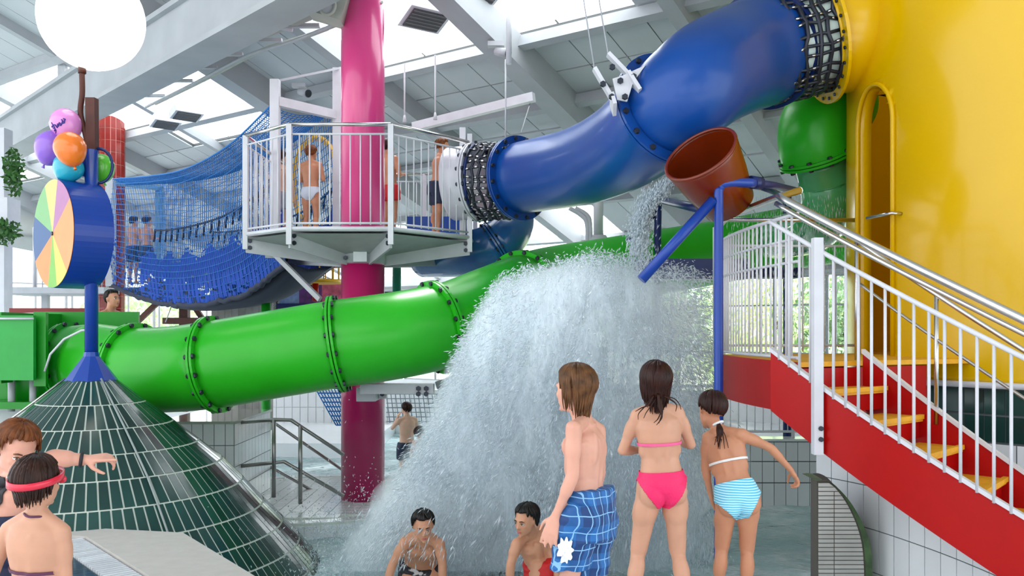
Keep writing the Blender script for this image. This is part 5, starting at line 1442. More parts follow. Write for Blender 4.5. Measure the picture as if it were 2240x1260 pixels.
    def lc(s, p, ref=None):   # local (lateral, front, up) from hip centre
        d = p - (ref or s.hipc); return d.dot(s.hright), d.dot(s.hfront), d.dot(s.up)
    def briefs(s, m, top=.075, side=.045, crotch=-.125, name='bikini_bottom', low=.022, tie=False):
        k = s.k; hc = s.hipc; A_ = (s.hw*1.02, side*k); B_ = (low*k, crotch*k)
        planes = [(hc + s.up*top*k, s.up)]
        for sg in (-1, 1):
            t = s.hright*sg*(B_[0]-A_[0]) + s.up*(B_[1]-A_[1]); n_ = t.cross(s.hfront).normalized()
            planes.append((hc + s.hright*sg*A_[0] + s.up*A_[1], n_))
        def keep(c):
            x, y, z = s.lc(c); x = abs(x)
            if z > top*k or z < (crotch-.03)*k: return False
            line = A_[1] + (B_[1]-A_[1])*max(0, min(1.0, (A_[0]-x)/(A_[0]-B_[0])))**.8 if x < A_[0] else A_[1]
            return z > line and x < s.hw*1.3 and abs(y) < s.hd*1.9
        return s.cloth(name, m, planes, keep)
    def band(s, m, t, w_, name='strap', off=.004):
        c0 = s.hipc + s.T*t; return s.cloth(name, m, [(c0 + s.up*w_/2, s.up), (c0 - s.up*w_/2, s.up)], lambda c: abs((c-c0).dot(s.up)) < w_/2 and abs((c-c0).dot(s.right)) < s.cw*1.35 and abs((c-c0).dot(s.front)) < s.cd*1.6, off)
    def shorts(s, m, length=.75, loose=1.25, name='swim_shorts', top=.07, voxel=.009, wr_=.006):
        k = s.k; J = s.J; b = MB(); hc = s.hipc
        Rg = []
        for z, rx, ry in ((top+.0, s.hw*1.07, s.hd*1.14), (.02, s.hw*1.13, s.hd*1.2), (-.06, s.hw*1.16, s.hd*1.24), (-.12, s.hw*1.12, s.hd*1.2)):
            Rg.append([hc + s.up*z*k - s.hfront*.006*k + s.hright*rx*1.07*math.copysign(abs(math.cos(2*PI*j/28))**.88, math.cos(2*PI*j/28)) + s.hfront*ry*1.1*math.copysign(abs(math.sin(2*PI*j/28))**.88, math.sin(2*PI*j/28)) for j in range(28)])
        b.rings(Rg)
        for hi, kn in ((J['hiL'], J['knL']), (J['hiR'], J['knR'])):
            d = kn - hi; b.rings([[hi + d*t + s.hright*r_*math.cos(2*PI*j/20) + s.hfront*r_*1.05*math.sin(2*PI*j/20) for j in range(20)] for t, r_ in ((-.10, .07*k*loose), (.1, .086*k*loose), (.4, .084*k*loose), (length*.8, .078*k*loose), (length, .078*k*loose))])
            b.ell(hi - s.hfront*.045*k - s.up*.03*k, s.hright*.078*k, s.hfront*.07*k, s.up*.08*k)
        me = remeshed(b, voxel, 5)
        for v in me.vertices:
            n_ = noise.noise(V(v.co)*14)*wr_ + noise.noise(V(v.co)*34)*wr_*.4; v.co += v.normal*n_
        s.shorts_me = me
        return link_mesh(name, me, m, s.root)
    def hp(s, x, y, z): return s.hc + (s.hr*x + s.hf*y + s.hu*z)*s.hs
    def face(s, brow='#3a2618', iris='#4a3524', open_=True):
        mw = mat('eye_white', (.75, .74, .72), .15, coat=.6); mi = mat('iris_brown', hexc(iris), .2, coat=.6)
        for sg in (-1, 1):
            c = s.hp(sg*.030, .076, .002); b = MB(); b.ell(c, s.hr*.0125*s.hs, s.hf*.0125*s.hs, s.hu*.0085*s.hs, 12, 8); e = obj('eye', b, mw, s.root)
            b = MB(); b.ell(s.hp(sg*.030, .0865, .002), s.hr*.0058*s.hs, s.hf*.004*s.hs, s.hu*.0058*s.hs, 10, 6); obj('iris', b, mi, e)
            b = MB(); b.tube([s.hp(sg*.046, .078, .022), s.hp(sg*.032, .090, .028), s.hp(sg*.014, .092, .023)], [.002, .004, .003], 6); obj('eyebrow', b, mat('brow'+brow[1:], hexc(brow), .8), s.root)
            b = MB(); b.tube([s.hp(sg*.044, .082, .007), s.hp(sg*.030, .0895, .0115), s.hp(sg*.016, .086, .006)], .0022, 5); obj('eyelid', b, mat('brow'+brow[1:]), s.root)
        b = MB(); b.ell(s.hp(0, .093, -.0555), s.hr*.021*s.hs, s.hf*.006*s.hs, s.hu*.0042*s.hs, 14, 6); b.ell(s.hp(0, .0915, -.0645), s.hr*.018*s.hs, s.hf*.007*s.hs, s.hu*.0052*s.hs, 14, 6)
        obj('lips', b, mat('lips', hexc('#b0605a'), .35), s.root)
    def hair(s, m, n=170, length=.05, flow=None, seed=1, r0=.0095, front=.35, spread=.02, wet=True, cap=1.0, back=None, neckpull=.0, wild=.010, strands=None):
        """scalp cap plus locks that start at the crown, follow the skull and then hang"""
        rnd = random.Random(seed); hs = s.hs; b = MB(); down = V((0, 0, -1)) if flow is None else V(flow).normalized()
        C = s.hp(0, -.012, .030); rx, ry, rz = .078*hs, .099*hs, .088*hs
        def surf(ph, th, g=0.):   # ph azimuth 0 = front, th polar angle from crown
            return C + s.hr*(rx+g)*math.sin(ph)*math.sin(th) + s.hf*(ry+g)*math.cos(ph)*math.sin(th) + s.hu*(rz+g)*math.cos(th)
        def lim(ph):
            c = math.cos(ph)   # 1 = forehead, -1 = nape
            if c > .55: return .95 + front*.0
            if c > 0: return lerp(1.55, .95, c/.55)
            return lerp(1.55, 2.20, min(1, -c*1.3))
        nphi = 40; nth = 14; vs = []; fs = []
        for i in range(nphi):
            ph = 2*PI*i/nphi
            for k in range(nth+1):
                th = max(.02, lim(ph)*k/nth); w_ = .004*noise.noise(V((math.sin(ph)*6, math.cos(ph)*6, th*1.5)))
                vs.append(surf(ph, th, .004*cap + w_ - (.005 if k == nth else 0)))
        for i in range(nphi):
            for k in range(nth):
                a = i*(nth+1)+k; c_ = ((i+1) % nphi)*(nth+1)+k; fs.append((a, a+1, c_+1, c_))
        b.add(vs, fs)
        for i in range(n):
            ph = 2*PI*rnd.random(); c = math.cos(ph)
            if c > .75 and rnd.random() < .6: continue
            tl = lim(ph); th0 = rnd.uniform(.05, .8)*tl*.6; pts = []; rad = []
            dph = rnd.gauss(0, .10); g = rnd.uniform(.002, .009)*cap
            for k in range(7):
                t = k/6; pts.append(surf(ph + dph*t, lerp(th0, tl*1.0, t), g - .002*t)); rad.append(r0*hs*(.55+.45*math.sin(PI*min(1, t*.8+.1))))
            hang = length*rnd.uniform(.5, 1.15)*(1.0 if c < .2 else (.55 if c < .55 else .12))
            if back is not None and c < .3: hang *= back
            p = pts[-1].copy(); v = ((pts[-1]-pts[-2]).normalized() + down*1.0).normalized()
            side = s.hr*rnd.gauss(0, spread) + s.hf*rnd.gauss(0, spread*.6)
            steps = max(2, int(hang/.018))
            for k in range(steps):
                v = (v + down*.55 + side*.35 + s.hr*rnd.gauss(0, wild*8) + (C - p - s.hu*(C-p).dot(s.hu)).normalized()*neckpull).normalized(); p = p + v*(hang/steps)
                # keep off the neck / back surface
                pts.append(p.copy()); rad.append(r0*hs*(.8 - .65*(k+1)/steps))
            b.tube(pts, rad, 6)
        if strands:
            for st_ in strands: b.tube(catmull(st_[0], 5), [lerp(st_[1], .0015, i/(len(catmull(st_[0], 5))-1)) for i in range(len(catmull(st_[0], 5)))], 6)
        o = obj('hair', b, m, s.root)
        return o

def JP(D, **kw):
    return {k: P(v[0], v[1], D + (v[2] if len(v) > 2 else 0)) for k, v in kw.items()}
M_hairdb = mat('wet_dark_brown_hair', hexc('#2e150d'), .42, var=.4, vscale=30, spec=.25)
M_hairbl = mat('wet_dark_blond_hair', hexc('#5a3c24'), .45, var=.45, vscale=28, spec=.25)
M_hairbk = mat('wet_black_hair', hexc('#120c09'), .35, var=.3, vscale=30, spec=.3)
M_hairau = mat('auburn_hair', hexc('#6a3c1e'), .45, var=.5, vscale=30, spec=.25)
S1 = skin('fair_rosy_skin', '#d49b86'); S2 = skin('fair_skin', '#c9957a'); S3 = skin('tanned_skin', '#bd8263'); S4 = skin('warm_skin', '#c08a6c'); S5 = skin('pale_skin', '#d8ad96')

# --- boy in plaid shorts (nearest, seen from behind, head turned left)
D = 3.95
J = JP(D, head=(1257, 852, .02), neck=(1278, 925, .02), shL=(1254, 938, -.17), shR=(1309, 942, .13), hiL=(1266, 1118, -.09), hiR=(1298, 1118, .08),
       elL=(1253, 1040, -.16), wrL=(1217, 1126, -.12), elR=(1312, 1035, .22), wrR=(1300, 1078, .40), knL=(1244, 1275, -.02), knR=(1286, 1290, .06), anL=(1262, 1480, -.02), anR=(1296, 1480, .16))
ph = Person('boy seen from behind in blue plaid swim shorts, wet dark blond hair, head turned left', 1.52, J, S1, hf=(-.70, .68, -.05), hu=(.05, 0, 1), curl=(.25, .4), base=V((J['hiL'].x+.05, D, 0)), thumbs=(V((-.6, .3, .5)), None), chestw=1.0, heavy=.93, handdir=(V((-.30, .05, -1)), None))
ph.hair(M_hairbl, 250, .125, seed=3, r0=.010, spread=.05, neckpull=.10, wild=.012)
plaid = bpy.data.materials.new('blue_plaid_cloth'); plaid.use_nodes = True
def plaid_nodes(m):
    nt = m.node_tree; b = nt.nodes['Principled BSDF']; N = nt.nodes.new; L = nt.links; b.inputs['Roughness'].default_value = .6
    tc = N('ShaderNodeTexCoord'); sp_ = N('ShaderNodeSeparateXYZ'); nz_ = N('ShaderNodeTexNoise'); nz_.inputs['Scale'].default_value = 5
    add = N('ShaderNodeVectorMath'); sc_ = N('ShaderNodeVectorMath'); sc_.operation = 'SCALE'; sc_.inputs['Scale'].default_value = .03
    L.new(tc.outputs['Object'], nz_.inputs['Vector']); L.new(nz_.outputs['Color'], sc_.inputs[0]); L.new(tc.outputs['Object'], add.inputs[0]); L.new(sc_.outputs[0], add.inputs[1]); L.new(add.outputs[0], sp_.inputs[0])
    def line(src, freq, w_, ph_=0.):
        a = N('ShaderNodeMath'); a.operation = 'MULTIPLY'; a.inputs[1].default_value = freq; L.new(src, a.inputs[0])
        p = N('ShaderNodeMath'); p.operation = 'ADD'; p.inputs[1].default_value = ph_; L.new(a.outputs[0], p.inputs[0])
        f = N('ShaderNodeMath'); f.operation = 'FRACT'; L.new(p.outputs[0], f.inputs[0])
        g = N('ShaderNodeMath'); g.operation = 'LESS_THAN'; g.inputs[1].default_value = w_; L.new(f.outputs[0], g.inputs[0]); return g.outputs[0]
    xs = N('ShaderNodeMath'); xs.operation = 'ADD'; L.new(sp_.outputs['X'], xs.inputs[0]); L.new(sp_.outputs['Y'], xs.inputs[1])
    l1 = line(xs.outputs[0], 19, .10); l2 = line(sp_.outputs['Z'], 13, .06); l3 = line(sp_.outputs['Z'], 6.5, .42, .2); l4 = line(xs.outputs[0], 9.5, .45, .3)
    mx = N('ShaderNodeMath'); mx.operation = 'MAXIMUM'; L.new(l1, mx.inputs[0]); L.new(l2, mx.inputs[1])
    ad = N('ShaderNodeMath'); ad.operation = 'ADD'; L.new(l3, ad.inputs[0]); L.new(l4, ad.inputs[1])
    hf = N('ShaderNodeMath'); hf.operation = 'MULTIPLY'; hf.inputs[1].default_value = .5; L.new(ad.outputs[0], hf.inputs[0])
    c1 = N('ShaderNodeMix'); c1.data_type = 'RGBA'; c1.inputs[6].default_value = (*hexc('#12386b'), 1); c1.inputs[7].default_value = (*hexc('#1f62a4'), 1); L.new(hf.outputs[0], c1.inputs[0])
    c2 = N('ShaderNodeMix'); c2.data_type = 'RGBA'; c2.inputs[7].default_value = (*hexc('#7fb0d8'), 1); L.new(mx.outputs[0], c2.inputs[0]); L.new(c1.outputs[2], c2.inputs[6]); L.new(c2.outputs[2], b.inputs['Base Color'])
plaid_nodes(plaid)
sh_o = ph.shorts(plaid, .80, 1.10, top=.105, voxel=.008, wr_=.012)
co = np.array([v.co[:] for v in sh_o.data.vertices]) + np.array(ph.root.location)
c_ = P(1240, 1212, 3.72); vs = []; fs = []; na_, nr_ = 44, 7
for r_ in range(nr_+1):
    for i in range(na_):
        a = 2*PI*i/na_; rr_ = (.036 + .013*noise.noise(V((math.cos(a)*2.6, math.sin(a)*2.6, 4))) + .007*math.sin(a*9+1))*r_/nr_
        x_, z_ = c_.x + rr_*math.cos(a)*.85, c_.z + rr_*math.sin(a)*1.55 - .008
        dd = (co[:, 0]-x_)**2 + (co[:, 2]-z_)**2; near_ = co[dd < .012**2]; yv = near_[:, 1].min() if len(near_) else c_.y
        vs.append((x_, float(yv) - .004, z_))
for r_ in range(nr_):
    for i in range(na_): k_ = (i+1) % na_; fs.append((r_*na_+i, r_*na_+k_, (r_+1)*na_+k_, (r_+1)*na_+i))
wp0 = mat('white_print', (.78, .80, .85), .6)
obj('white_print', MB().add(vs, fs), wp0, ph.root, label='splashy white blot print on the left leg')

# --- girl in pink bikini (middle)
D = 4.75
J = JP(D, head=(1432, 838), neck=(1438, 893), shL=(1393, 908), shR=(1483, 901), hiL=(1421, 1066), hiR=(1474, 1060),
       elL=(1362, 985, .05), wrL=(1408, 985, .22), elR=(1511, 972, .06), wrR=(1478, 962, .25), knL=(1397, 1203, .05), knR=(1482, 1203, .05), anL=(1374, 1350, .0), anR=(1505, 1350, .0))
pg = Person('girl seen from behind in bright pink bikini with long wet dark hair', 1.50, J, S2, hf=(-.12, 1, .0), hu=(.08, 0, 1), female=True, curl=(.8, .8), base=V((J['hiL'].x+.07, D, 0)), hipw=.126, chestw=.97)
hpink = mat('bright_pink_cloth', hexc('#ea1f62'), .55, var=.06, vscale=10, bump=.3, bscale=90)
lpink = mat('pink_strap', hexc('#e8608f'), .6)
pg.briefs(hpink, top=.085, side=.040, crotch=-.115, low=.030)
pg.band(lpink, .555, .016, 'bikini_strap')
st_ = []
for (a_, b_, c_, d_, r_) in (((1440, 862), (1442, 890), (1448, 912), (1436, 930), .010), ((1440, 865), (1446, 895), (1440, 915), (1430, 925), .008), ((1430, 865), (1418, 885), (1402, 893), (1390, 900), .006), ((1428, 868), (1410, 890), (1397, 905), (1396, 918), .004), ((1452, 866), (1470, 876), (1480, 886), (1478, 900), .006), ((1455, 868), (1475, 872), (1486, 884), (1490, 896), .004), ((1444, 870), (1449, 900), (1444, 918), (1441, 926), .007), ((1436, 870), (1424, 888), (1414, 902), (1408, 915), .004)):
    st_.append(([P(*a_, D-.09), P(*b_, D-.115), P(*c_, D-.125), P(*d_, D-.12)], r_))
pg.hair(M_hairdb, 260, .125, seed=5, r0=.0105, spread=.03, neckpull=.10, cap=1.4, strands=st_)

# --- girl in turquoise striped bikini bottom (right, bending)
D = 4.95
J = JP(D, head=(1556, 898, .10), neck=(1576, 945, .06), shL=(1547, 957, .02), shR=(1622, 950, -.02), hiL=(1590, 1095, -.06), hiR=(1638, 1090, -.08),
       elL=(1542, 1020, .05), wrL=(1553, 1076, .05), elR=(1686, 980, .05), wrR=(1730, 1028, .08), knL=(1579, 1195, .02), knR=(1634, 1200, .0), anL=(1568, 1330, 0), anR=(1634, 1335, -.02))
pt = Person('girl seen from behind in turquoise striped bikini bottom with ponytail, leaning forward', 1.36, J, S3, hf=(-.22, .95, -.22), hu=(.12, .22, 1), female=True, curl=(.25, .9), handpose=('relaxed', 'fist'), base=V((J['hiL'].x+.06, D, 0)), hipw=.134, handdir=(V((.25, 0, -1)), V((.45, .1, -.7))))
stripe = bpy.data.materials.new('turquoise_striped_cloth'); stripe.use_nodes = True
nt = stripe.node_tree; bb = nt.nodes['Principled BSDF']; tc = nt.nodes.new('ShaderNodeTexCoord'); wv = nt.nodes.new('ShaderNodeTexWave')
wv.bands_direction = 'Z'; wv.inputs['Scale'].default_value = 24; wv.inputs['Distortion'].default_value = 1.5; wv.inputs['Detail Scale'].default_value = .6
crr = nt.nodes.new('ShaderNodeValToRGB'); crr.color_ramp.elements[0].color = (*hexc('#4fb4d8'), 1); crr.color_ramp.elements[1].color = (*hexc('#b4e2f0'), 1); crr.color_ramp.elements[0].position = .35; crr.color_ramp.elements[1].position = .6
nt.links.new(tc.outputs['Object'], wv.inputs['Vector']); nt.links.new(wv.outputs['Fac'], crr.inputs[0]); nt.links.new(crr.outputs[0], bb.inputs['Base Color']); bb.inputs['Roughness'].default_value = .6
pt.briefs(stripe, top=.105, side=.015, crotch=-.115, low=.040)
pt.band(mat('white_strap', (.75, .74, .72), .6), .55, .013, 'bikini_strap')
st_ = []
rp = random.Random(4)
for i in range(16):
    a_ = P(1571, 925, D-.01); ex, ey = rp.uniform(1560, 1596), rp.uniform(955, 985)
    st_.append(([a_, P(1574+rp.uniform(-6, 6), 938, D-.06), P((ex+1574)/2+rp.uniform(-4, 4), 952, D-.07), P(ex, ey, D-.06)], rp.uniform(.004, .009)))
pt.hair(M_hairdb, 230, .012, seed=9, r0=.010, spread=.01, cap=1.2, strands=st_)
b = MB(); c_ = P(1571, 926, D-.02); b.tube([c_ + V((.026*math.cos(t), .012*math.sin(t), .012*math.cos(t+.6))) for t in [2*PI*i/16 for i in range(16)]], .007, 6, close=True); obj('hair_tie', b, mat('white_strap'), pt.root)

# --- crouching teenager facing us, black shorts
D = 6.75
J = JP(D, head=(926, 1150, -.16), neck=(924, 1180, -.06), shL=(962, 1190, -.08), shR=(885, 1186, -.08), hiL=(942, 1240, .26), hiR=(902, 1240, .26), mid=(922, 1196, .16),
       elL=(968, 1236, -.10), wrL=(968, 1292, -.14), elR=(858, 1236, -.10), wrR=(842, 1292, -.14), knL=(960, 1300, .05), knR=(890, 1300, .05), anL=(962, 1378, .25), anR=(892, 1378, .25))
pc = Person('teenage boy bending towards the camera in the pool, wet black hair, black and white shorts', 1.66, J, S4, hf=(.16, -1, -.30), hu=(.0, -.30, 1), voxel=.008, curl=(.5, .5), base=V((J['hiL'].x, D+.2, -1.0)), hs=1.0)
pc.face('#1c130f')
pc.hair(M_hairbk, 170, .035, seed=11, r0=.010, spread=.03, front=.3)
bw = bpy.data.materials.new('black_white_print_cloth'); bw.use_nodes = True; nt = bw.node_tree; bb = nt.nodes['Principled BSDF']; tc = nt.nodes.new('ShaderNodeTexCoord'); nz_ = nt.nodes.new('ShaderNodeTexNoise'); nz_.inputs['Scale'].default_value = 13; nz_.inputs['Detail'].default_value = 5
crr = nt.nodes.new('ShaderNodeValToRGB'); crr.color_ramp.elements[0].color = (.012, .012, .02, 1); crr.color_ramp.elements[1].color = (.6, .6, .62, 1); crr.color_ramp.elements[0].position = .55; crr.color_ramp.elements[1].position = .60
nt.links.new(tc.outputs['Object'], nz_.inputs['Vector']); nt.links.new(nz_.outputs['Fac'], crr.inputs[0]); nt.links.new(crr.outputs[0], bb.inputs['Base Color']); bb.inputs['Roughness'].default_value = .6
pc.shorts(bw, .75, 1.15, top=.08)

# --- boy in red shorts bending, between the splash and the plaid boy
D = 6.45
J = JP(D, head=(1151, 1137, -.12), neck=(1160, 1170, 0), shL=(1130, 1190, -.12), shR=(1188, 1182, .10), hiL=(1176, 1245, -.02), hiR=(1196, 1235, .20), mid=(1172, 1192, .08),
       elL=(1117, 1234, -.16), wrL=(1113, 1292, -.18), elR=(1212, 1228, .0), wrR=(1222, 1282, -.1), knL=(1172, 1312, -.12), knR=(1206, 1312, .1), anL=(1178, 1395, .05), anR=(1214, 1395, .25))
pr = Person('boy in red shorts bending over in the pool beside the boy with plaid shorts', 1.60, J, S4, hf=(-.62, -.72, -.22), hu=(-.1, -.2, 1), voxel=.008, curl=(.5, .5), base=V((J['hiL'].x, D+.1, -1.0)), hs=1.0)
pr.face('#1c130f'); pr.hair(M_hairbk, 170, .045, seed=13, r0=.010, spread=.03)
pr.shorts(mat('red_cloth', hexc('#b81a1c'), .6, var=.1), .7, 1.15, top=.09)

# --- small boy under the falling water, arms up
D = 8.1
J = JP(D, head=(1100, 1052), neck=(1103, 1078), shL=(1123, 1086), shR=(1085, 1086), hiL=(1116, 1150), hiR=(1098, 1150),
       elL=(1132, 1064), wrL=(1122, 1040), elR=(1074, 1066), wrR=(1080, 1040), knL=(1120, 1200), knR=(1096, 1200), anL=(1120, 1262), anR=(1096, 1262))
pb_ = Person('small boy half hidden in the falling water with raised arms', 1.2, J, S5, hf=(-.2, -1, 0), voxel=.009, base=V((J['hiL'].x, D, -1.0)))
pb_.hair(mat('grey_wet_hair', hexc('#5a5048'), .4, var=.3), 110, .03, seed=15); pb_.shorts(mat('pale_cloth', (.5, .52, .5), .7), .6, 1.2, top=.06, voxel=.012)

# --- woman at the left edge pointing
D = 3.95
J = JP(D, head=(36, 982, .02), neck=(0, 1062, .06), shL=(-60, 1085, .16), shR=(62, 1052, -.04), hiL=(-40, 1330, .12), hiR=(25, 1330, .02),
       elL=(-95, 1200, .1), wrL=(-60, 1290, -.1), elR=(122, 1004, .02), wrR=(186, 1004, .06), knL=(-40, 1520, .1), knR=(20, 1520, 0), anL=(-40, 1730, .1), anR=(20, 1730, 0))
J['shR'] = P(56, 1030, 3.93); J['elR'] = P(118, 1002, 4.0); J['wrR'] = P(184, 1006, 4.05)
for nm in ('knL', 'knR', 'anL', 'anR'): J[nm].z = {'k': .08, 'a': -.33}[nm[0]]
pw_ = Person('woman in dark blue swimsuit at the left edge pointing right, short auburn hair', 1.66, J, S1, hf=(.66, -.55, -.42), hu=(.30, -.1, 1), female=True, heavy=1.14, base=V((J['hiL'].x+.06, D, -.4)), handpose=('relaxed', 'point'), thumbs=(None, V((0, -1, -.35))), handdir=(None, V((1, .05, .12))), curl=(.4, .6), hs=1.06, armk=1.15)
pw_.face('#5a3a22'); pw_.hair(M_hairau, 260, .055, seed=17, r0=.0095, spread=.03, neckpull=.03)
navy = mat('navy_cloth', hexc('#0e1d40'), .55, var=.2, vscale=8)
pw_.cloth('swimsuit', navy, [(pw_.hipc + pw_.T*.80, pw_.up)], lambda c: (c-pw_.hipc).dot(pw_.up) < pw_.T.length*.80 and (c-pw_.hipc).dot(pw_.up) > -.16, .006)
pw_.cloth('shoulder_strap', mat('black_strap', (.012, .012, .018), .6), [(pw_.hipc + pw_.right*.055, pw_.right), (pw_.hipc + pw_.right*.105, pw_.right)], lambda c: .055 < (c-pw_.hipc).dot(pw_.right) < .105 and pw_.T.length*.78 < (c-pw_.hipc).dot(pw_.up) < pw_.T.length*1.1 and seg_d(c, pw_.J['neck'], pw_.hc) > .05, .006, noarm=False)
fa = (J['wrR']-J['elR']).normalized(); x, y, _ = frame(fa); c_ = J['wrR'] - fa*.012
obj('wristband', MB().tube([c_ + x*.030*math.cos(2*PI*i/20) + y*.030*math.sin(2*PI*i/20) for i in range(20)], .008, 6, close=True), mat('black_strap'), pw_.root)

# --- girl with red goggles strap, seen from behind
D = 3.42
J = JP(D, head=(82, 1058, .0), neck=(84, 1122, 0), shL=(18, 1158, .02), shR=(138, 1164, -.02), hiL=(45, 1345, 0), hiR=(102, 1345, 0),
       elL=(-18, 1262, .04), wrL=(-6, 1340, .15), elR=(144, 1268, 0), wrR=(138, 1345, .1), knL=(45, 1500, 0), knR=(105, 1500, 0), anL=(45, 1680, 0), anR=(105, 1680, 0))
for nm in ('knL', 'knR', 'anL', 'anR'): J[nm].z = {'k': .02, 'a': -.33}[nm[0]]
pd = Person('girl seen from behind with a red goggle strap round her wet dark hair', 1.32, J, S2, hf=(.20, .97, .0), hu=(.06, 0, 1), female=True, base=V((J['hiL'].x+.06, D, -.4)), hipw=.13, chestw=1.03, hs=.93)
pd.hair(mat('wet_brown_hair', hexc('#2e1a12'), .42, var=.4, vscale=30, spec=.25), 240, .055, seed=19, r0=.010, neckpull=.05, spread=.03)
strp = mat('plum_string', hexc('#5a2f4a'), .6)
pd.band(strp, .45, .012, 'bikini_strap', .004)
C_ = pd.hp(0, -.012, .030)
gl_pts = [C_ + pd.hr*(.096*math.sin(t))*pd.hs + pd.hf*(.117*math.cos(t))*pd.hs + pd.hu*(.004 - .020*math.cos(t))*pd.hs*-1 for t in [2*PI*i/40 for i in range(40)]]
Rg = []
for i, p in enumerate(gl_pts):
    o_ = (p - C_).normalized()
    Rg.append([p - pd.hu*.013 - o_*.004, p - pd.hu*.013 + o_*.003, p + pd.hu*.013 + o_*.003, p + pd.hu*.013 - o_*.004])
obj('goggle_strap', MB().rings(Rg, False, True, True), mat('red_rubber', hexc('#d81e3c'), .3, coat=.4), pd.root)
obj('goggle_buckle', MB().box(gl_pts[28] , (.02, .02, .02)), mat('white_strap'), pd.root)
for sg in (-1, 1):
    gc = pd.hp(sg*.034, .098, .008); obj('goggle_lens', MB().ell(gc, pd.hr*.026, pd.hf*.012, pd.hu*.018, 12, 6), mat('red_rubber'), pd.root)
obj('neck_string', MB().tube(catmull([pd.J['neck'] + pd.right*a_*.001 + pd.front*b_*.001 + pd.up*c_*.001 for a_, b_, c_ in ((-60, 40, -20), (-40, -28, 0), (0, -54, -4), (40, -28, -6), (60, 40, -25))], 5), .0045, 6), strp, pd.root)

# --- far figures
def far_person(label, D, px, head_y, foot_y, skin_, hairm, face=0., lean=(0, 0), arms='down', short=None, briefs=None, group=None, k=1.0, fem=False, foot_z=None, dx=0):
    """a smaller figure built from the same skeleton; face is the heading in radians, 0 looks away from the camera"""
    zt = P(0, head_y, D).z; zb = foot_z if foot_z is not None else P(0, foot_y, D).z
    H_ = zt - zb; x0_ = P(px, 0, D).x; f_ = V((math.sin(face), math.cos(face), 0)); r_ = V((f_.y, -f_.x, 0))
    at = lambda lx, ly, lz: V((x0_, D, zb)) + r_*lx*H_ + f_*ly*H_ + V((0, 0, lz*H_)) + f_*lean[0]*max(0, lz-.5)*H_*2 + r_*lean[1]*max(0, lz-.5)*H_*2
    J = dict(head=at(0, .015, .925), neck=at(0, -.01, .835), shL=at(-.105*k, 0, .805), shR=at(.105*k, 0, .805), hiL=at(-.052, 0, .52), hiR=at(.052, 0, .52), knL=at(-.055, .01, .28), knR=at(.055, .01, .28), anL=at(-.058, -.01, .05), anR=at(.058, -.01, .05))
    if arms == 'down': J.update(elL=at(-.15, -.02, .64), elR=at(.15, -.02, .64), wrL=at(-.14, .04, .50), wrR=at(.14, .04, .50))
    elif arms == 'front': J.update(elL=at(-.13, .02, .65), elR=at(.13, .02, .65), wrL=at(-.06, .13, .68), wrR=at(.06, .13, .68))
    elif arms == 'rail': J.update(elL=at(-.16, .05, .68), elR=at(.16, .05, .68), wrL=at(-.14, .19, .66), wrR=at(.14, .19, .66))
    elif arms == 'up': J.update(elL=at(-.15, .05, .72), elR=at(.15, .05, .72), wrL=at(-.07, .10, .82), wrR=at(.07, .10, .82))
    p = Person(label, H_, J, skin_, voxel=.011, female=fem, group=group, base=V((x0_, D, zb)))
    p.hair(hairm, 90, .02 if not fem else .09, seed=int(px)); 
    if math.cos(face) < .5: p.face()
    if short is not None: p.shorts(short[0], short[1], 1.2, top=.07, voxel=.014)
    if briefs is not None: p.briefs(briefs, top=.08, side=.0, crotch=-.12, low=.05, name='swim_trunks')
    return p
zd = DZ + .005
far_person('boy in pale trunks on the grey platform, left of the pink pillar', 11.7, 680, 319, 0, S3, M_hairau, face=.25, arms='front', briefs=mat('pale_trunks', (.55, .60, .68), .6), foot_z=zd)
far_person('person in red shorts on the grey platform, half behind the pink pillar', 11.9, 852, 305, 0, S3, M_hairdb, face=.7, lean=(-.03, 0), arms='front', short=(mat('red_cloth'), .45), foot_z=zd)
far_person('boy in navy shorts on the right of the grey platform looking into the tube', 11.15, 955, 303, 0, S3, M_hairau, face=1.1, lean=(.06, 0), arms='front', short=(mat('navy_shorts', hexc('#14233f'), .6), .75), foot_z=zd)
far_person('bather mostly hidden behind the left frame post of the platform', 12.0, 613, 330, 0, S5, M_hairdb, face=.3, arms='down', short=(mat('grey_shorts', (.3, .32, .38), .6), .6), foot_z=zd)
zb1 = P(0, 626, 17.0).z
far_person('left one of the two children inside the net bridge', 16.6, 292, 474, 0, S4, M_hairdb, face=.4, arms='front', short=(mat('navy_shorts'), .8), foot_z=zb1+.02)
far_person('right one of the two children inside the net bridge', 16.2, 321, 474, 0, S4, M_hairdb, face=.5, arms='front', short=(mat('navy_shorts'), .8), foot_z=zb1+.02)
far_person('dark haired bather behind the green trough, only head and shoulders showing', 11.0, 243, 632, 0, S4, M_hairbk, face=2.0, arms='down', short=(mat('navy_shorts'), .6), foot_z=.42)
obj('bathing_step', MB().box((P(243, 0, 11).x, 11.15, -.3), (1.2, .9, 1.44)), M_wtile, label='white tiled step behind the green trough under the dark haired bather', cat='step')
far_person('hazy bather with spread arms behind the pool fence', 12.6, 1376, 808, 0, S5, M_hairbk, face=2.9, arms='rail', short=(mat('grey_shorts'), .7), foot_z=-.33)
far_person('bather wading in the far pool right of the pink pillar', 14.0, 890, 880, 0, S5, M_hairdb, face=-.6, arms='up', short=(mat('navy_shorts'), .6), foot_z=-1.0)
far_person('bather further right in the far pool near the splash edge', 13.0, 917, 935, 0, S5, M_hairdb, face=.8, arms='down', short=(mat('grey_shorts'), .6), foot_z=-1.0)
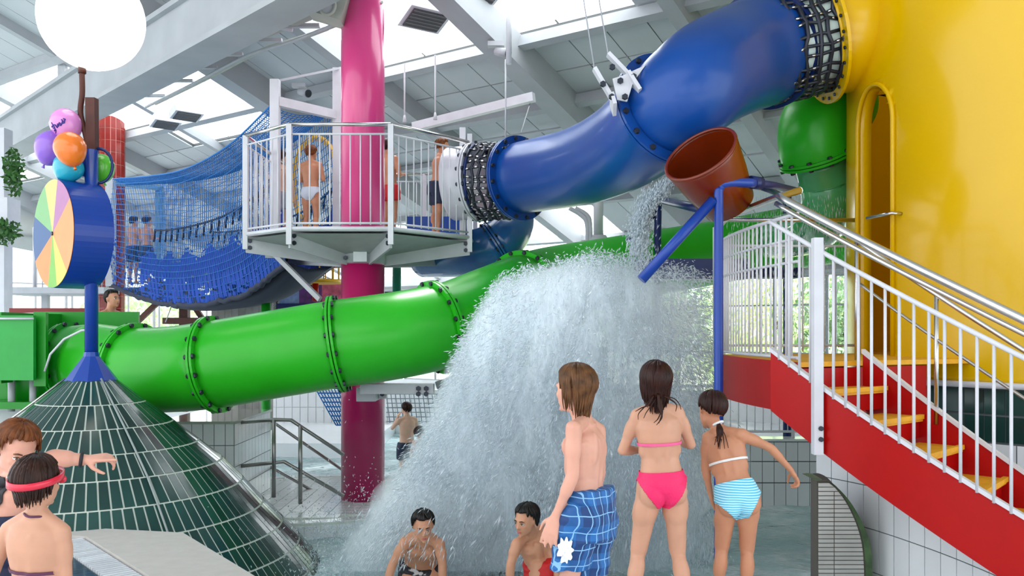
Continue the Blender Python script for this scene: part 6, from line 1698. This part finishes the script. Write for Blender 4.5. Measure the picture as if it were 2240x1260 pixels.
# ------------------------------------------------------------------ falling water: drops, streaks and mist
rs = np.random.RandomState(5)
m = bpy.data.materials.new('flying_water'); m.use_nodes = True; nt = m.node_tree; nt.nodes.clear(); N = nt.nodes.new
o_ = N('ShaderNodeOutputMaterial'); d_ = N('ShaderNodeBsdfDiffuse'); d_.inputs[0].default_value = (.86, .94, 1, 1); t_ = N('ShaderNodeBsdfTranslucent'); t_.inputs[0].default_value = (.86, .95, 1, 1)
g_ = N('ShaderNodeBsdfGlossy'); g_.inputs['Roughness'].default_value = .15; tr_ = N('ShaderNodeBsdfTransparent')
m1 = N('ShaderNodeMixShader'); m1.inputs[0].default_value = .5; m2 = N('ShaderNodeMixShader'); m2.inputs[0].default_value = .18; m3 = N('ShaderNodeMixShader'); m3.inputs[0].default_value = .30
L = nt.links.new; L(d_.outputs[0], m1.inputs[1]); L(t_.outputs[0], m1.inputs[2]); L(m1.outputs[0], m2.inputs[1]); L(g_.outputs[0], m2.inputs[2]); L(m2.outputs[0], m3.inputs[1]); L(tr_.outputs[0], m3.inputs[2]); L(m3.outputs[0], o_.inputs[0])
M_drop = m
def drops(name, label, pts, dirs, lens, rads):
    n = len(pts); pts = np.asarray(pts); d = np.asarray(dirs); d /= np.linalg.norm(d, axis=1)[:, None]
    h = np.cross(d, rs.normal(size=(n, 3))); h /= np.linalg.norm(h, axis=1)[:, None]; g = np.cross(d, h)
    L_ = np.asarray(lens)[:, None]; r = np.asarray(rads)[:, None]
    vs = np.stack([pts - d*L_, pts + h*r, pts - h*.5*r + g*.87*r, pts - h*.5*r - g*.87*r, pts + d*L_], 1).reshape(-1, 3)
    base = (np.arange(n)*5)[:, None, None]; tri = np.array([[0, 2, 1], [0, 3, 2], [0, 1, 3], [4, 1, 2], [4, 2, 3], [4, 3, 1]])[None]
    fs = (base + tri).reshape(-1, 3)
    me = bpy.data.meshes.new(name); nv, nf = len(vs), len(fs)
    me.vertices.add(nv); me.vertices.foreach_set('co', vs.astype(np.float32).ravel())
    me.loops.add(nf*3); me.loops.foreach_set('vertex_index', fs.astype(np.int32).ravel())
    me.polygons.add(nf); me.polygons.foreach_set('loop_start', np.arange(nf, dtype=np.int32)*3); me.polygons.foreach_set('loop_total', np.full(nf, 3, np.int32))
    me.polygons.foreach_set('use_smooth', np.ones(nf, bool)); me.update(calc_edges=True); me.materials.append(M_drop)
    o = bpy.data.objects.new(name, me); COL.objects.link(o); setp(o, label, 'water', kind='stuff'); return o
# the crest of the thrown sheet (photo y at photo x), then parabolic fall to the left and down
CR = [(1000, 760), (1030, 690), (1090, 615), (1150, 590), (1200, 578), (1250, 566), (1300, 552), (1350, 562), (1400, 565), (1450, 580), (1500, 585), (1545, 600), (1570, 640)]
def crest(x):
    return float(np.interp(x, [c[0] for c in CR], [c[1] for c in CR]))
pts = []; dirs = []; lens = []; rads = []
NP = 120000
for i in range(NP):
    u = rs.rand(); xs = 1010 + 555*u
    y0 = crest(xs); t = rs.rand()**.85
    D_ = 7.75 + rs.normal()*.42 + (u-.5)*.8
    spread_ = (xs - 1330)/230.0
    xe = xs + (spread_*60 - 70)*t**1.4*(1.5 if xs < 1200 else .8) + rs.normal()*(7+20*t)
    yb = 1235
    y = y0 + (yb-y0)*t + rs.normal()*9 - abs(rs.normal())*4*(1-t)
    if xs > 1330 and t > .3 and rs.rand() < .35: continue
    if noise.noise(V((xe*.012, y*.006, D_*1.2))) < -.12 and rs.rand() < .65: continue
    p = P(xe, y, D_); vx = (xe-xs)/max(20, y-y0)
    pts.append(p[:]); dirs.append((vx*1.2 + rs.normal()*.25 + spread_*(1-t)*.8, rs.normal()*.25, -1 + 1.1*(1-t)*(rs.rand() < .5) + rs.normal()*.2))
    big = rs.rand() < .06
    lens.append((.006 + .020*rs.rand())*(1.6 if big else 1)*(1+t*.8)); rads.append((.0022 + .0035*rs.rand())*(1.8 if big else 1))
drops('splash_drops', 'great white splash of falling water between the pink pillar and the landing', pts, dirs, lens, rads)
# pool surface churn and spray around the feet of the fall
pts = []; dirs = []; lens = []; rads = []
for i in range(26000):
    x = rs.normal(980, 170); D_ = rs.uniform(7.15, 9.6); h = rs.exponential(.16)
    z = WATER + h; q = P(x, 0, D_); pts.append((q.x, D_, z)); dirs.append((rs.normal()*.6, rs.normal()*.4, rs.normal()+.4)); lens.append(.005+.015*rs.rand()); rads.append(.003+.004*rs.rand())
drops('pool_spray', 'low white spray thrown up from the pool around the two bending boys', pts, dirs, lens, rads)
# stream out of the bucket
pts = []; dirs = []; lens = []; rads = []
for i in range(5000):
    t = rs.rand(); a = P(1472, 395, 7.0).lerp(P(1400, 560, 7.6), t) + V((-.10*math.sin(PI*t), 0, .06*math.sin(PI*t)))
    w_ = .02 + .07*t; pts.append((a.x + rs.normal()*w_*.7, a.y + rs.normal()*w_, a.z + rs.normal()*w_)); dirs.append((-.25+rs.normal()*.2, rs.normal()*.2, -1)); lens.append(.008+.02*rs.rand()); rads.append(.003+.004*rs.rand())
for i in range(2600):   # drips off the crossbar and around the landing
    x = rs.uniform(1590, 1850); y = rs.uniform(430, 760); D_ = rs.uniform(8.2, 9.4); pts.append(P(x, y, D_)[:]); dirs.append((rs.normal()*.05, 0, -1)); lens.append(.012+.03*rs.rand()); rads.append(.0015+.002*rs.rand())
drops('bucket_stream', 'thin stream and drips of water falling from the tipping bucket', pts, dirs, lens, rads)
# crumpled water sheets inside the splash
def sheet_mat():
    m = bpy.data.materials.new('torn_water_sheet'); m.use_nodes = True; nt = m.node_tree; nt.nodes.clear(); N = nt.nodes.new; L = nt.links.new
    o = N('ShaderNodeOutputMaterial'); d = N('ShaderNodeBsdfDiffuse'); d.inputs[0].default_value = (.86, .94, 1, 1); t = N('ShaderNodeBsdfTranslucent'); t.inputs[0].default_value = (.86, .95, 1, 1); x1 = N('ShaderNodeMixShader'); x1.inputs[0].default_value = .5
    tr = N('ShaderNodeBsdfTransparent'); x2 = N('ShaderNodeMixShader'); tc = N('ShaderNodeTexCoord'); mp = N('ShaderNodeMapping'); mp.inputs['Scale'].default_value = (3.2, 3.2, 1.1)
    n = N('ShaderNodeTexNoise'); n.inputs['Scale'].default_value = 1.6; n.inputs['Detail'].default_value = 8; n.inputs['Roughness'].default_value = .72; n.inputs['Distortion'].default_value = .5
    r = N('ShaderNodeMapRange'); r.inputs['From Min'].default_value = .34; r.inputs['From Max'].default_value = .68; r.inputs['To Min'].default_value = .0; r.inputs['To Max'].default_value = .80
    uv = N('ShaderNodeVertexColor') if False else N('ShaderNodeAttribute'); uv.attribute_name = 'fade'; mu = N('ShaderNodeMath'); mu.operation = 'MULTIPLY'
    L(tc.outputs['Object'], mp.inputs[0]); L(mp.outputs[0], n.inputs['Vector']); L(n.outputs['Fac'], r.inputs['Value']); L(r.outputs[0], mu.inputs[0]); L(uv.outputs['Fac'], mu.inputs[1])
    L(d.outputs[0], x1.inputs[1]); L(t.outputs[0], x1.inputs[2]); L(mu.outputs[0], x2.inputs[0]); L(tr.outputs[0], x2.inputs[1]); L(x1.outputs[0], x2.inputs[2]); L(x2.outputs[0], o.inputs[0]); return m
M_sheet = sheet_mat()
spl = thing('water_curtain', 'translucent white curtains of water inside the great splash', 'water', P(1250, 1200, 7.8), kind='stuff')
for k in range(6):
    nu, nv = 60, 44; vs = []; fs = []; fade = []
    for i in range(nu+1):
        u = i/nu; xs = 985 + 600*u; y0 = crest(min(1569, max(1001, xs))) - 6 + 26*noise.noise(V((u*9, k, 0)))
        for j in range(nv+1):
            t = j/nv; sp_ = (xs-1330)/230
            x = xs + (sp_*60 - 85)*t**1.4*(1.7 if xs < 1200 else .8); y = y0 + (1250-y0)*t
            D_ = 7.15 + .28*k + (u-.5)*.8 + .22*noise.noise(V((u*4, t*2.5, k*3.1))) + .05*noise.noise(V((u*16, t*9, k)))
            vs.append(P(x, y, D_)); e = min(1, min(u, 1-u)*7)*min(1, t*9); e *= (1 if xs < 1300 else lerp(1, .45, min(1, (xs-1300)/150)))*(1.0 if t < .75 else lerp(1, .5, (t-.75)*4)); fade.append(e)
    for i in range(nu):
        for j in range(nv): a = i*(nv+1)+j; fs.append((a, a+1, a+nv+2, a+nv+1))
    o = obj('sheet', MB().add(vs, fs), M_sheet, spl)
    at_ = o.data.attributes.new('fade', 'FLOAT', 'POINT'); at_.data.foreach_set('value', fade)
# mist
vm = bpy.data.materials.new('water_mist'); vm.use_nodes = True; nt = vm.node_tree; nt.nodes.clear(); o_ = nt.nodes.new('ShaderNodeOutputMaterial'); vs_ = nt.nodes.new('ShaderNodeVolumeScatter')
vs_.inputs['Color'].default_value = (.90, .965, 1.0, 1); vs_.inputs['Density'].default_value = 1.2; nt.links.new(vs_.outputs[0], o_.inputs['Volume'])
M_mist = vm
def mist(name, label, balls, dens=None):
    b = MB()
    for (px, py, D_, rx, ry, rz) in balls: b.ell(P(px, py, D_), V((rx, 0, 0)), V((0, ry, 0)), V((0, 0, rz)), 24, 16)
    me = remeshed(b, .07, 3)
    for v in me.vertices: v.co += v.normal*(.10*noise.noise(v.co*1.8) + .05*noise.noise(v.co*4.5))
    me.name = name; me.materials.append(M_mist); o = bpy.data.objects.new(name, me); COL.objects.link(o); setp(o, label, 'mist', kind='stuff'); return o
mist('mist_cloud', 'pale mist hanging in the core of the splash', [(1230, 700, 7.9, .55, .5, .50), (1350, 690, 7.9, .55, .45, .42), (1150, 820, 7.8, .50, .5, .6), (1100, 950, 7.7, .55, .55, .6), (1180, 1020, 7.8, .7, .55, .6), (1000, 1110, 7.6, .8, .6, .40), (1270, 880, 7.9, .6, .5, .7), (1450, 680, 8.0, .35, .4, .30), (1400, 1000, 8.6, 1.1, .7, .75), (1180, 1180, 8.4, 1.5, .8, .35), (935, 1130, 8.0, .4, .5, .30), (1010, 900, 8.0, .30, .4, .5), (1480, 820, 8.8, .45, .4, .8), (960, 1190, 7.6, .9, .6, .28)])
